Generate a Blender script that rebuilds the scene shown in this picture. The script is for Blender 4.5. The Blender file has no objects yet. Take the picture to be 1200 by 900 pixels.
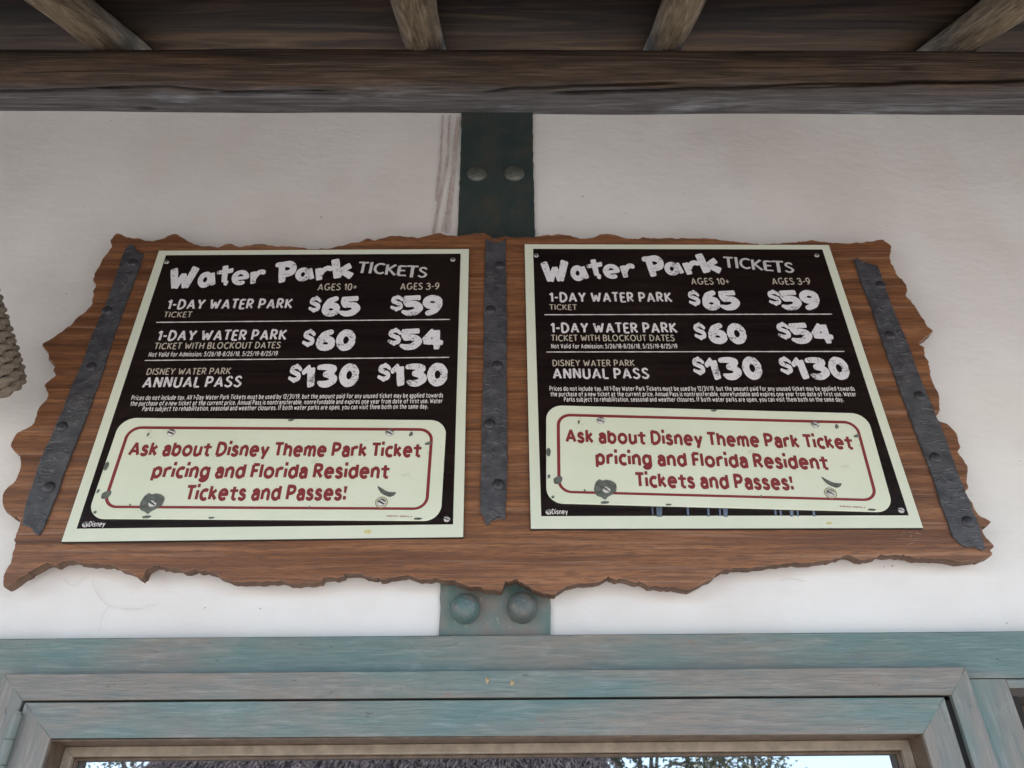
import bpy, bmesh, math, random
import numpy as np
from mathutils import Vector, Matrix, noise as mnoise
from mathutils.geometry import tessellate_polygon

rnd = random.Random(7)
S = bpy.context.scene
C = S.collection
R = math.radians

# ------------------------------------------------------------------ camera
# world: wall face at Y=0, +X right along the wall, +Z up, street side is -Y
CAM = Vector((0.0, -1.145, 1.6))
YAW, PITCH, ROLL, F = R(-0.926), R(34.536), R(-0.641), 901.0     # F in pixels of a 1200 px wide picture
def cam_axes():
    cp, sp, cr, sr = math.cos(PITCH), math.sin(PITCH), math.cos(ROLL), math.sin(ROLL)
    fw = Vector((0, cp, sp)); u2 = Vector((0, -sp, cp)); r0 = Vector((1, 0, 0))
    r3 = cr*r0 + sr*u2; u3 = -sr*r0 + cr*u2
    m = Matrix.Rotation(YAW, 3, 'Z')
    return m @ r3, m @ u3, m @ fw
AR, AU, AF = cam_axes()
def ray(px, py):
    return ((px-600)*AR - (py-450)*AU + F*AF).normalized()
def at(px, py, Y):
    d = ray(px, py); t = (Y-CAM.y)/d.y
    return CAM + d*t
cam_d = bpy.data.cameras.new("camera"); cam = bpy.data.objects.new("camera", cam_d); C.objects.link(cam)
M = Matrix((AR, AU, -AF)).transposed().to_4x4(); M.translation = CAM
cam.matrix_world = M
cam_d.sensor_width = 36; cam_d.lens = F/1200*36; cam_d.clip_start = 0.02; cam_d.clip_end = 2000
S.camera = cam

# ------------------------------------------------------------------ light
SUN_EL, SUN_AZ = R(64), R(205)      # azimuth clockwise from +Y
w = bpy.data.worlds.new("World"); S.world = w; w.use_nodes = True
nt = w.node_tree; nt.nodes.clear()
sky = nt.nodes.new('ShaderNodeTexSky'); sky.sky_type = 'NISHITA'; sky.sun_disc = False
sky.sun_elevation = SUN_EL; sky.sun_rotation = SUN_AZ
bg = nt.nodes.new('ShaderNodeBackground'); bg.inputs[1].default_value = 0.12
wo = nt.nodes.new('ShaderNodeOutputWorld')
nt.links.new(sky.outputs[0], bg.inputs[0]); nt.links.new(bg.outputs[0], wo.inputs[0])
sd = bpy.data.lights.new("sun", 'SUN'); sd.energy = 4.0; sd.angle = R(0.5); sd.color = (1, .96, .9)
sun = bpy.data.objects.new("sun", sd); C.objects.link(sun)
sdir = Vector((math.sin(SUN_AZ)*math.cos(SUN_EL), math.cos(SUN_AZ)*math.cos(SUN_EL), math.sin(SUN_EL)))
sun.rotation_euler = (-sdir).to_track_quat('-Z', 'Y').to_euler()
S.view_settings.view_transform = 'Standard'; S.view_settings.look = 'None'
S.view_settings.gamma = 1; S.view_settings.exposure = 2.38
S.render.engine = 'CYCLES'
S.cycles.max_bounces = 8; S.cycles.diffuse_bounces = 6

# ------------------------------------------------------------------ object helpers
def obj(name, me, mats=None, parent=None, loc=None):
    if isinstance(me, tuple):
        vs, fs = me[0], me[1]
        m = bpy.data.meshes.new(name); m.from_pydata([tuple(v) for v in vs], [], fs)
        if len(me) > 2:
            for p, i in zip(m.polygons, me[2]): p.material_index = i
        m.update(); me = m
    elif isinstance(me, bmesh.types.BMesh):
        m = bpy.data.meshes.new(name); me.to_mesh(m); me.free(); me = m
    if mats:
        for mt in (mats if isinstance(mats, (list, tuple)) else [mats]): me.materials.append(mt)
    o = bpy.data.objects.new(name, me); C.objects.link(o)
    if parent: o.parent = parent
    if loc is not None: o.location = loc
    return o
def empty(name, loc, rot=(0, 0, 0)):
    o = bpy.data.objects.new(name, None); C.objects.link(o); o.location = loc; o.rotation_euler = rot
    o.empty_display_size = .05
    return o
def tag(o, label=None, cat=None, group=None, kind=None):
    if label: o['label'] = label
    if cat: o['category'] = cat
    if group: o['group'] = group
    if kind: o['kind'] = kind
    return o
def smooth(o, ang=None):
    for p in o.data.polygons: p.use_smooth = True
    return o
def box(x0, x1, y0, y1, z0, z1, bev=0.0, seg=2):
    bm = bmesh.new()
    vs = [bm.verts.new((x, y, z)) for x in (x0, x1) for y in (y0, y1) for z in (z0, z1)]
    for f in ((0,1,3,2), (4,6,7,5), (0,4,5,1), (2,3,7,6), (0,2,6,4), (1,5,7,3)):
        bm.faces.new([vs[i] for i in f])
    bmesh.ops.recalc_face_normals(bm, faces=bm.faces)
    if bev: bmesh.ops.bevel(bm, geom=list(bm.edges), offset=bev, segments=seg, profile=.5, affect='EDGES')
    return bm
def dome(r, h, seg=24, rings=8, squash=1.0, rim=0.0):
    """dome facing -Y, base at Y=0"""
    vs, fs = [], []
    prof = [(r*math.cos(a)**squash*(1-rim*(1-a/1.2) if a < 1.2 else 1) if a < 1.57 else 0, h*math.sin(a)) for a in np.linspace(0, math.pi/2, rings)]
    for (rr, hh) in prof[:-1]:
        for k in range(seg):
            a = 2*math.pi*k/seg
            vs.append((rr*math.cos(a), -hh, rr*math.sin(a)))
    vs.append((0, -h, 0))
    for i in range(rings-2):
        for k in range(seg):
            k2 = (k+1) % seg
            fs.append((i*seg+k, i*seg+k2, (i+1)*seg+k2, (i+1)*seg+k))
    t = len(vs)-1
    for k in range(seg): fs.append(((rings-2)*seg+k, (rings-2)*seg+(k+1) % seg, t))
    return vs, fs
def area2(P): return sum(P[i][0]*P[(i+1) % len(P)][1]-P[(i+1) % len(P)][0]*P[i][1] for i in range(len(P)))/2
def slab(P, yf, yb, ch=0.001, zf=None):
    """extruded outline in XZ, front at yf (towards -Y), back at yb, chamfered front edge"""
    if area2(P) < 0: P = P[::-1]
    n = len(P); ins = []
    for i in range(n):
        a, b, c = P[i-1], P[i], P[(i+1) % n]
        t = Vector((c[0]-a[0], c[1]-a[1]))
        if t.length < 1e-9: t = Vector((1, 0))
        t.normalize(); ins.append((b[0]-t.y*ch, b[1]+t.x*ch))
    vs = [(x, yf, z) for x, z in ins] + [(x, yf+ch, z) for x, z in P] + [(x, yb, z) for x, z in P]
    tri = tessellate_polygon([[Vector((x, z, 0)) for x, z in ins]])
    fs = []
    for t in tri:
        a, b, c = t
        cr = (ins[b][0]-ins[a][0])*(ins[c][1]-ins[a][1])-(ins[b][1]-ins[a][1])*(ins[c][0]-ins[a][0])
        if cr < 0: b, c = c, b
        fs.append((a, b, c))                     # ccw in XZ seen from -Y -> normal -Y
        fs.append((a+2*n, c+2*n, b+2*n))
    for i in range(n):
        j = (i+1) % n
        fs.append((i, i+n, j+n, j)); fs.append((i+n, i+2*n, j+2*n, j+n))
    return vs, fs

# ------------------------------------------------------------------ materials
class NT:
    def __init__(s, name):
        s.m = bpy.data.materials.new(name); s.m.use_nodes = True
        s.t = s.m.node_tree; s.b = s.t.nodes['Principled BSDF']
        s.co = s.t.nodes.new('ShaderNodeTexCoord').outputs['Object']
    def n(s, typ, **kw):
        nd = s.t.nodes.new(typ)
        for k, v in kw.items(): setattr(nd, k, v)
        return nd
    def L(s, a, b): s.t.links.new(a, b)
    def scale(s, v, src=None, loc=(0,0,0), rot=(0,0,0)):
        mp = s.n('ShaderNodeMapping'); s.L(src or s.co, mp.inputs[0])
        mp.inputs['Scale'].default_value = v; mp.inputs['Location'].default_value = loc; mp.inputs['Rotation'].default_value = rot
        return mp.outputs[0]
    def noise(s, vec, scale=1, detail=4, rough=.55, dist=0):
        nd = s.n('ShaderNodeTexNoise'); s.L(vec, nd.inputs['Vector'])
        nd.inputs['Scale'].default_value = scale; nd.inputs['Detail'].default_value = detail
        nd.inputs['Roughness'].default_value = rough; nd.inputs['Distortion'].default_value = dist
        return nd.outputs[0]
    def vor(s, vec, scale, feature='F1', rnd_=1.0):
        nd = s.n('ShaderNodeTexVoronoi', feature=feature); s.L(vec, nd.inputs['Vector'])
        nd.inputs['Scale'].default_value = scale; nd.inputs['Randomness'].default_value = rnd_
        return nd.outputs[0]
    def ramp(s, src, stops):
        nd = s.n('ShaderNodeValToRGB'); s.L(src, nd.inputs[0]); e = nd.color_ramp.elements
        while len(e) < len(stops): e.new(.5)
        for k, (p, c) in enumerate(stops):
            e[k].position = p; e[k].color = (c, c, c, 1) if isinstance(c, (int, float)) else (*c, 1)
        return nd.outputs[0]
    def mix(s, fac, a, b, mode='MIX'):
        nd = s.n('ShaderNodeMix', data_type='RGBA', blend_type=mode)
        for inp, v in ((nd.inputs[0], fac), (nd.inputs[6], a), (nd.inputs[7], b)):
            if hasattr(v, 'is_linked'): s.L(v, inp)
            elif isinstance(v, (int, float)): inp.default_value = v if inp.type == 'VALUE' else (v, v, v, 1)
            else: inp.default_value = (*v, 1)
        return nd.outputs[2]
    def math(s, op, a, b=0.0, c=0.0):
        nd = s.n('ShaderNodeMath', operation=op)
        for inp, v in zip(nd.inputs, (a, b, c)):
            if hasattr(v, 'is_linked'): s.L(v, inp)
            else: inp.default_value = v
        return nd.outputs[0]
    def col(s, c):
        if hasattr(c, 'is_linked'): s.L(c, s.b.inputs['Base Color'])
        else: s.b.inputs['Base Color'].default_value = (*c, 1)
    def rough(s, r):
        if hasattr(r, 'is_linked'): s.L(r, s.b.inputs['Roughness'])
        else: s.b.inputs['Roughness'].default_value = r
    def bump(s, h, dist=.001, strength=1.0):
        nd = s.n('ShaderNodeBump'); s.L(h, nd.inputs['Height'])
        nd.inputs['Distance'].default_value = dist; nd.inputs['Strength'].default_value = strength
        s.L(nd.outputs[0], s.b.inputs['Normal'])
    def set(s, **kw):
        for k, v in kw.items(): s.b.inputs[k.replace('_', ' ')].default_value = v

def m_plaster():
    k = NT('plaster')
    blot = k.noise(k.scale((3, 3, 3)), 1, 5, .6)
    c = k.ramp(blot, [(.3, (.62, .61, .60)), (.5, (.70, .692, .682)), (.72, (.75, .748, .742))])
    st = k.noise(k.scale((1.2, 1, .8), loc=(4, 2, 1)), 2, 4, .6)
    c = k.mix(k.ramp(st, [(.45, 0.0), (.72, .6)]), c, (.60, .555, .52))
    brush = k.noise(k.scale((14, 60, 160)), 1, 3, .6)
    sp = k.vor(k.scale((9, 9, 9)), 1.6)
    c = k.mix(k.ramp(sp, [(0.0, .8), (.035, 0.0)]), c, (.35, .31, .28))
    k.col(c); k.rough(.75)
    h = k.math('ADD', k.math('MULTIPLY', brush, .12), k.math('MULTIPLY', k.noise(k.scale((22, 22, 34)), 1, 5, .6), .8))
    h = k.math('ADD', h, k.math('MULTIPLY', k.ramp(k.vor(k.scale((11, 11, 16), loc=(3, 1, 2)), 1.4), [(0, 1.0), (.06, 0.0)]), .5))
    k.bump(h, .0016, .9)
    return k.m
def m_board():
    k = NT('walnut_board')
    warp = k.noise(k.scale((1.5, 1.5, 3)), 1, 3)
    v = k.n('ShaderNodeVectorMath', operation='ADD'); k.L(k.co, v.inputs[0])
    cx = k.n('ShaderNodeCombineXYZ'); k.L(k.math('MULTIPLY', warp, .022), cx.inputs[2]); k.L(cx.outputs[0], v.inputs[1])
    P = v.outputs[0]
    coarse = k.noise(k.scale((1.1, 1, 34), P), 1, 6, .68, .12)
    mid = k.noise(k.scale((5, 1, 190), P), 1, 4, .62)
    fine = k.noise(k.scale((34, 1, 620), P), 1, 3, .65)
    c = k.ramp(coarse, [(.30, (.085, .031, .012)), (.44, (.185, .075, .031)), (.54, (.265, .116, .051)), (.70, (.355, .170, .085))])
    c = k.mix(k.ramp(mid, [(.42, .8), (.52, 0.0)]), c, (.13, .058, .03))
    c = k.mix(k.ramp(fine, [(.38, .7), (.52, 0.0)]), c, (.085, .042, .028))
    c = k.mix(k.ramp(k.noise(k.scale((2.5, 1, 120), P, loc=(9, 0, 1)), 1, 4, .6), [(.56, 0.0), (.66, .5)]), c, (.33, .20, .135))
    dark = k.noise(k.scale((1.0, 1, 55), P, loc=(5, 0, 3)), 1, 3, .5)
    c = k.mix(k.ramp(dark, [(.57, 0.0), (.66, .62)]), c, (.06, .024, .012))
    k.col(c); k.rough(k.ramp(mid, [(.3, .5), (.7, .34)]))
    k.bump(k.math('ADD', k.math('MULTIPLY', mid, .7), fine), .0007, .9); k.set(Specular_IOR_Level=.5)
    return k.m
def m_board_edge():
    k = NT('darkened_board_edge')  # raw wood with the shade of the underside put into its colour
    g = k.noise(k.scale((10, 60, 60)), 1, 4)
    k.col(k.ramp(g, [(.3, (.06, .032, .02)), (.7, (.15, .09, .06))])); k.rough(.85); k.bump(g, .002)
    return k.m
def m_iron():
    k = NT('hammered_iron')
    n1 = k.noise(k.scale((1, 1, 1)), 55, 3, .6)
    vo = k.vor(k.scale((1, 1, 1.6)), 60, 'SMOOTH_F1')
    sc = k.noise(k.scale((60, 60, 160), rot=(0, .7, 0)), 1, 2, .5, 1.2)
    c = k.ramp(n1, [(.3, (.052, .053, .062)), (.6, (.085, .087, .098)), (.8, (.125, .125, .13))])
    c = k.mix(k.ramp(sc, [(.62, 0.0), (.72, .55)]), c, (.16, .155, .155))
    k.col(c); k.set(Metallic=.35); k.rough(k.ramp(n1, [(.3, .42), (.7, .62)]))
    h = k.math('ADD', k.math('MULTIPLY', vo, .9), k.math('MULTIPLY', k.ramp(sc, [(.56, 0.0), (.68, 1.0)]), .7))
    k.bump(k.math('ADD', h, n1), .0011, .7)
    return k.m
def m_rivet():
    k = NT('black_rivet')
    n1 = k.noise(k.co, 260, 3)
    k.col(k.ramp(n1, [(.3, (.028, .028, .034)), (.8, (.07, .07, .078))])); k.rough(.42); k.set(Metallic=.4); k.bump(n1, .0006)
    return k.m
def m_paint(name, axis, tone=0):
    """weathered teal paint brushed over wood, worn to pinkish grey, along the member"""
    k = NT(name)
    sc = {'x': (4, 20, 30), 'z': (30, 20, 4)}[axis]; sf = {'x': (22, 80, 230), 'z': (230, 80, 22)}[axis]
    big = k.noise(k.scale({'x': (1.6, 4, 5), 'z': (5, 4, 1.6)}[axis], loc=(tone*3.1, tone, tone*1.7)), 1, 4, .6)
    st = k.noise(k.scale(sc, loc=(tone, 0, tone*2)), 1, 4, .65, .3)
    fi = k.noise(k.scale(sf), 1, 3, .6)
    lo = .40 + .07*tone
    c = k.ramp(big, [(lo-.08, (.095, .172, .165)), (lo+.06, (.122, .186, .178)), (lo+.2, (.190, .176, .158))])
    c = k.mix(k.ramp(st, [(.50, 0.0), (.74, .5)]), c, (.26, .21, .17))
    c = k.mix(k.ramp(fi, [(.36, .35), (.48, 0.0)]), c, (.085, .125, .125))
    c = k.mix(k.ramp(fi, [(.56, 0.0), (.70, .28)]), c, (.33, .345, .34))
    chip = k.noise(k.scale((30, 30, 30), loc=(2, 5, 1)), 1, 5, .7)
    c = k.mix(k.ramp(chip, [(.66, 0.0), (.69, .8)]), c, (.20, .15, .11))
    blot = k.noise(k.scale((9, 9, 14), loc=(tone*2, 1, 4)), 1, 6, .72)
    c = k.mix(k.ramp(blot, [(.54, 0.0), (.70, .35)]), c, (.10, .16, .155)); c = k.mix(k.ramp(blot, [(.32, .3), (.42, 0.0)]), c, (.27, .29, .27))
    nick = k.noise(k.scale({'x': (40, 90, 150), 'z': (150, 90, 40)}[axis]), 1, 3, .6)
    c = k.mix(k.ramp(nick, [(.70, 0.0), (.74, .7)]), c, (.05, .055, .05))
    k.col(c); k.rough(.55)
    k.bump(k.math('ADD', k.math('MULTIPLY', st, 1.0), k.math('ADD', fi, k.math('MULTIPLY', blot, 1.2))), .0015, .9); k.set(Specular_IOR_Level=.35)
    return k.m
def m_post(name, dark):
    k = NT(name)
    n1 = k.noise(k.scale((20, 20, 14)), 1, 5, .65); n2 = k.noise(k.scale((120, 120, 60)), 1, 4)
    if dark: c = k.ramp(n1, [(.3, (.020, .036, .037)), (.5, (.030, .046, .044)), (.7, (.052, .050, .042))])
    else: c = k.ramp(n1, [(.36, (.095, .16, .145)), (.5, (.15, .165, .15)), (.62, (.185, .155, .135))])
    c = k.mix(k.ramp(n2, [(.62, 0.0), (.75, .45)]), c, (.10, .12, .11) if dark else (.36, .37, .35))
    k.col(c); k.rough(.6); k.bump(k.math('ADD', n1, n2), .0015, .6)
    return k.m
def m_stud(name, a, b, cc):
    k = NT(name)
    n1 = k.noise(k.co, 45, 5, .65); n2 = k.noise(k.co, 160, 3, .6)
    c = k.ramp(n1, [(.34, a), (.52, b), (.68, cc)])
    c = k.mix(k.ramp(n2, [(.66, 0.0), (.74, .5)]), c, (.36, .35, .31))
    k.col(c); k.rough(.36); k.bump(k.math('ADD', k.math('MULTIPLY', n1, 2.), n2), .0016, .9)
    return k.m
def m_log():
    k = NT('weathered_log')
    uv = k.n('ShaderNodeUVMap').outputs[0]      # u along, v round (0 bottom .. 1)
    g = k.noise(k.scale((2.6, 15, 1), uv), 1, 6, .62, 1.6)
    g2 = k.noise(k.scale((9, 75, 1), uv), 1, 3, .6)
    kn = k.vor(k.scale((2.2, 1.3, 1), uv, loc=(.35, .2, 0)), 1.2)
    big = k.noise(k.scale((3.2, 4, 1), uv), 1, 4, .6)
    br = k.ramp(g, [(.30, (.022, .016, .012)), (.5, (.058, .041, .031)), (.70, (.115, .083, .062))])
    br = k.mix(k.ramp(big, [(.5, 0.0), (.68, .55)]), br, (.135, .080, .047))
    gr = k.ramp(g, [(.3, (.050, .047, .048)), (.5, (.095, .092, .096)), (.72, (.17, .17, .18))])
    gr = k.mix(k.ramp(big, [(.58, 0.0), (.74, .7)]), gr, (.27, .295, .33))
    sep = k.n('ShaderNodeSeparateXYZ'); k.L(uv, sep.inputs[0])
    ed = k.math('ADD', sep.outputs[1], k.math('MULTIPLY', k.math('SUBTRACT', k.noise(k.scale((5, 9, 1), uv), 1, 6, .65), .5), .26))
    c = k.mix(k.ramp(ed, [(.06, 1.0), (.20, 0.0)]), br, gr)
    c = k.mix(k.ramp(g2, [(.36, .45), (.5, 0.0)]), c, (.03, .022, .018))
    c = k.mix(k.ramp(kn, [(.0, .9), (.05, .6), (.085, 0.0)]), c, (.022, .014, .010))
    k.set(Specular_IOR_Level=.2); k.col(c); k.rough(.8); k.bump(k.math('ADD', g, k.math('MULTIPLY', g2, .6)), .0035, .9)
    return k.m
def m_pole():
    k = NT('peeled_pole')
    g = k.noise(k.scale((40, 7, 40)), 1, 5, .65, .6); g2 = k.noise(k.scale((230, 12, 230)), 1, 3)
    c = k.ramp(g, [(.3, (.07, .052, .034)), (.5, (.19, .15, .10)), (.70, (.33, .275, .20))])
    c = k.mix(k.ramp(g2, [(.38, .6), (.52, 0.0)]), c, (.08, .06, .042))
    k.col(c); k.rough(.85); k.bump(k.math('ADD', g, g2), .003, .9); k.set(Specular_IOR_Level=.15)
    return k.m
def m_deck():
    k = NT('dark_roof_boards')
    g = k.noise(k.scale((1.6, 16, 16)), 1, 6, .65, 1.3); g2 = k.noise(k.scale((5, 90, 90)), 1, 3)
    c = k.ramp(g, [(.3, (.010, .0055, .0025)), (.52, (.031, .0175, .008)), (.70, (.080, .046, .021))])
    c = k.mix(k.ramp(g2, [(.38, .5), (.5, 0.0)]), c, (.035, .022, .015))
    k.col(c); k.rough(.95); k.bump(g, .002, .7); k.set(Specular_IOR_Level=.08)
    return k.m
def m_face():
    k = NT('dark_brown_print')
    g = k.noise(k.scale((5, 5, 90)), 1, 4, .6, .5)
    c = k.ramp(g, [(.35, (.0075, .0050, .0055)), (.55, (.0125, .0080, .0080)), (.75, (.018, .0115, .011))])
    sp = k.noise(k.scale((1, 1, 1)), 120, 4, .7); ms = k.noise(k.co, 9, 3)
    c = k.mix(k.math('MULTIPLY', k.ramp(sp, [(.66, 0.0), (.76, 1.0)]), k.ramp(ms, [(.5, 0.0), (.65, .35)])), c, (.12, .13, .12))
    k.col(c); k.rough(.27); k.set(Specular_IOR_Level=.4)
    return k.m
def m_border():
    k = NT('pale_green_panel')
    n = k.noise(k.co, 14, 4); n2 = k.noise(k.co, 90, 4, .7)
    c = k.ramp(n, [(.3, (.59, .645, .535)), (.7, (.64, .68, .575))])
    c = k.mix(k.ramp(n2, [(.70, 0.0), (.76, .5)]), c, (.35, .32, .2))
    k.col(c); k.rough(.4)
    return k.m
def m_print(name, colr, wear, sc=330, under=(.014, .008, .008)):
    k = NT(name)
    n = k.noise(k.co, sc, 3, .75); m_ = k.noise(k.co, 42, 2)
    h = k.math('ADD', n, k.math('MULTIPLY', k.math('SUBTRACT', m_, .5), .6))
    c = k.mix(k.ramp(h, [(wear, 0.0), (wear+.05, .85)]), colr, under)
    k.col(c); k.rough(.4)
    return k.m
def m_plate():
    k = NT('enamel_plate')
    n = k.noise(k.co, 8, 4); c = k.ramp(n, [(.3, (.60, .665, .535)), (.7, (.67, .72, .60))])
    sp = k.noise(k.co, 210, 3, .7); ms = k.noise(k.co, 13, 3, .6)
    c = k.mix(k.math('MULTIPLY', k.ramp(sp, [(.66, 0.0), (.70, 1.0)]), k.ramp(ms, [(.52, 0.0), (.62, .8)])), c, (.12, .13, .09))
    ru = k.noise(k.co, 26, 3, .6)
    c = k.mix(k.ramp(ru, [(.66, 0.0), (.78, .35)]), c, (.42, .40, .20))
    k.col(c); k.rough(.28)
    k.bump(k.noise(k.co, 12, 2), .0012, .6)
    return k.m
def m_simple(name, c, rough=.5, metal=0.0, nsc=0, amp=.25, bump=0, spec=.5):
    k = NT(name)
    if nsc:
        n = k.noise(k.co, nsc, 4, .6)
        k.col(k.ramp(n, [(.3, tuple(v*(1-amp) for v in c)), (.7, tuple(min(1, v*(1+amp)) for v in c))]))
        if bump: k.bump(n, bump)
    else: k.col(c)
    k.rough(rough); k.set(Metallic=metal, Specular_IOR_Level=spec)
    return k.m
def m_glass():
    k = NT('reflective_window_glass')
    g = k.n('ShaderNodeBsdfGlossy'); g.inputs['Roughness'].default_value = .015; g.inputs['Color'].default_value = (.8, .83, .88, 1)
    d = k.n('ShaderNodeBsdfDiffuse'); d.inputs['Color'].default_value = (.03, .028, .028, 1)
    mx = k.n('ShaderNodeMixShader'); mx.inputs[0].default_value = .42
    k.L(d.outputs[0], mx.inputs[1]); k.L(g.outputs[0], mx.inputs[2])
    k.L(mx.outputs[0], k.t.nodes['Material Output'].inputs[0])
    return k.m
MP, MB, MBE, MI, MR = m_plaster(), m_board(), m_board_edge(), m_iron(), m_rivet()
PX, PX2, PX3, PZ, PZ2 = m_paint('teal_rail', 'x', 0), m_paint('worn_teal_rail', 'x', -1), m_paint('teal_sash_rail', 'x', -.4), m_paint('teal_stile', 'z', 0), m_paint('worn_teal_stile', 'z', -1)
MPD, MPL = m_post('dark_green_post', True), m_post('faded_teal_post', False)
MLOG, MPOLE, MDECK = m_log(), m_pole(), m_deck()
MF, MBO, MPLA, MG = m_face(), m_border(), m_plate(), m_glass()
MPV = m_simple('panel_edge', (.015, .014, .013), .6)
MW = m_print('worn_white_print', (.68, .68, .72), .595, 300)
MW2 = m_print('white_print', (.62, .60, .60), .70)
MC = m_print('cream_print', (.44, .40, .33), .66)
MRED = m_print('dark_red_print', (.205, .030, .034), .78, 200, (.55, .6, .5))
MS = m_simple('steel_screw', (.42, .42, .41), .38, .7, 400, .4)
MSLOT = m_simple('dark_slot', (.05, .05, .05), .7)
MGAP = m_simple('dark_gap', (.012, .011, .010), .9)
MBRN = m_simple('brown_reveal', (.095, .066, .046), .6, 0, 60, .35, .0008)
MBEAD = m_simple('glazing_bead', (.235, .195, .15), .6, 0, 60, .25, .0008)
MCHIP = m_simple('exposed_grey_metal', (.115, .13, .115), .55, .2, 120, .5, .0004)
MRUST = m_simple('rust_ring', (.26, .20, .09), .7, 0, 200, .5)

# ------------------------------------------------------------------ lettering
def arc(cx, cy, rx, ry, a0, a1, n=12):
    return [(cx+rx*math.cos(R(a0+(a1-a0)*i/n)), cy+ry*math.sin(R(a0+(a1-a0)*i/n))) for i in range(n+1)]
def cr(P, n=6):
    P = [tuple(p)+((1.0,) if len(p) < 3 else ()) for p in P]; Q = [P[0]]+P+[P[-1]]; out = []
    for i in range(1, len(Q)-2):
        p0, p1, p2, p3 = (np.array(Q[j]) for j in (i-1, i, i+1, i+2))
        for t in np.linspace(0, 1, n, endpoint=False):
            out.append(tuple(.5*((2*p1)+(p2-p0)*t+(2*p0-5*p1+4*p2-p3)*t*t+(3*p1-p0-3*p2+p3)*t**3)))
    out.append(P[-1]); return out
CAPS = {
 'A': [[(0,0),(.31,1,.9)],[(.31,1,.9),(.62,0)],[(.11,.30,.8),(.52,.30,.8)]],
 'B': [[(.06,0),(.06,1)],[(.06,1),(.26,1)]+arc(.26,.76,.22,.24,90,-90)+[(.06,.52)],[(.06,.52),(.28,.52)]+arc(.28,.26,.26,.26,90,-90)+[(.06,0)]],
 'C': [arc(.40,.5,.36,.5,48,312,18)],
 'D': [[(.06,0),(.06,1)],[(.0,1),(.2,1)]+arc(.2,.5,.42,.5,90,-90,16)+[(.06,0)]],
 'E': [[(.06,0),(.06,1)],[(.06,1),(.48,1,.85)],[(.06,.52),(.42,.52,.85)],[(.06,0),(.50,0,.85)]],
 'F': [[(.06,0),(.06,1)],[(.06,1),(.48,1,.85)],[(.06,.50),(.42,.50,.85)]],
 'G': [arc(.40,.5,.36,.5,48,345,18)+[(.75,.42),(.46,.42)]],
 'H': [[(.06,0),(.06,1)],[(.60,0),(.60,1)],[(.06,.5),(.60,.5)]],
 'I': [[(.06,0),(.06,1)]],
 'J': [cr([(.34,1),(.34,.2),(.2,0),(.02,.1)])],
 'K': [[(.06,0),(.06,1)],[(.56,1),(.08,.46,.85)],[(.2,.52,.85),(.60,0)]],
 'L': [[(.06,1),(.06,0)],[(.06,0),(.48,0,.85)]],
 'M': [[(.04,0),(.12,1)],[(.12,1),(.40,.3)],[(.40,.3),(.68,1)],[(.68,1),(.76,0)]],
 'N': [[(.06,0),(.06,1)],[(.06,1),(.58,0)],[(.58,0),(.58,1)]],
 'O': [arc(.40,.5,.36,.5,0,360,22)],
 'P': [[(.06,0),(.06,1)],[(-.02,1),(.26,1)]+arc(.26,.72,.26,.28,90,-90)+[(.06,.44)]],
 'R': [[(.06,0),(.06,1)],[(.0,1),(.26,1)]+arc(.26,.74,.24,.26,90,-90)+[(.06,.48)],[(.26,.46,.9),(.56,0)]],
 'S': [cr([(.50,.86,.85),(.34,1),(.14,.93),(.08,.74),(.22,.57),(.42,.42),(.52,.24),(.40,.04),(.20,0),(.02,.12,.85)])],
 'T': [[(.28,0),(.28,1)],[(-.02,1,.85),(.58,1,.85)]],
 'U': [[(.06,1),(.06,.3)]+arc(.32,.3,.26,.3,180,360)+[(.58,1)]],
 'V': [[(.0,1),(.28,0)],[(.28,0),(.56,1)]],
 'W': [[(.0,1),(.20,0)],[(.20,0),(.42,.72)],[(.42,.72),(.62,0)],[(.62,0),(.84,1)]],
 'Y': [[(.0,1),(.29,.46)],[(.58,1),(.29,.46)],[(.29,.46),(.27,0)]],
}
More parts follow.
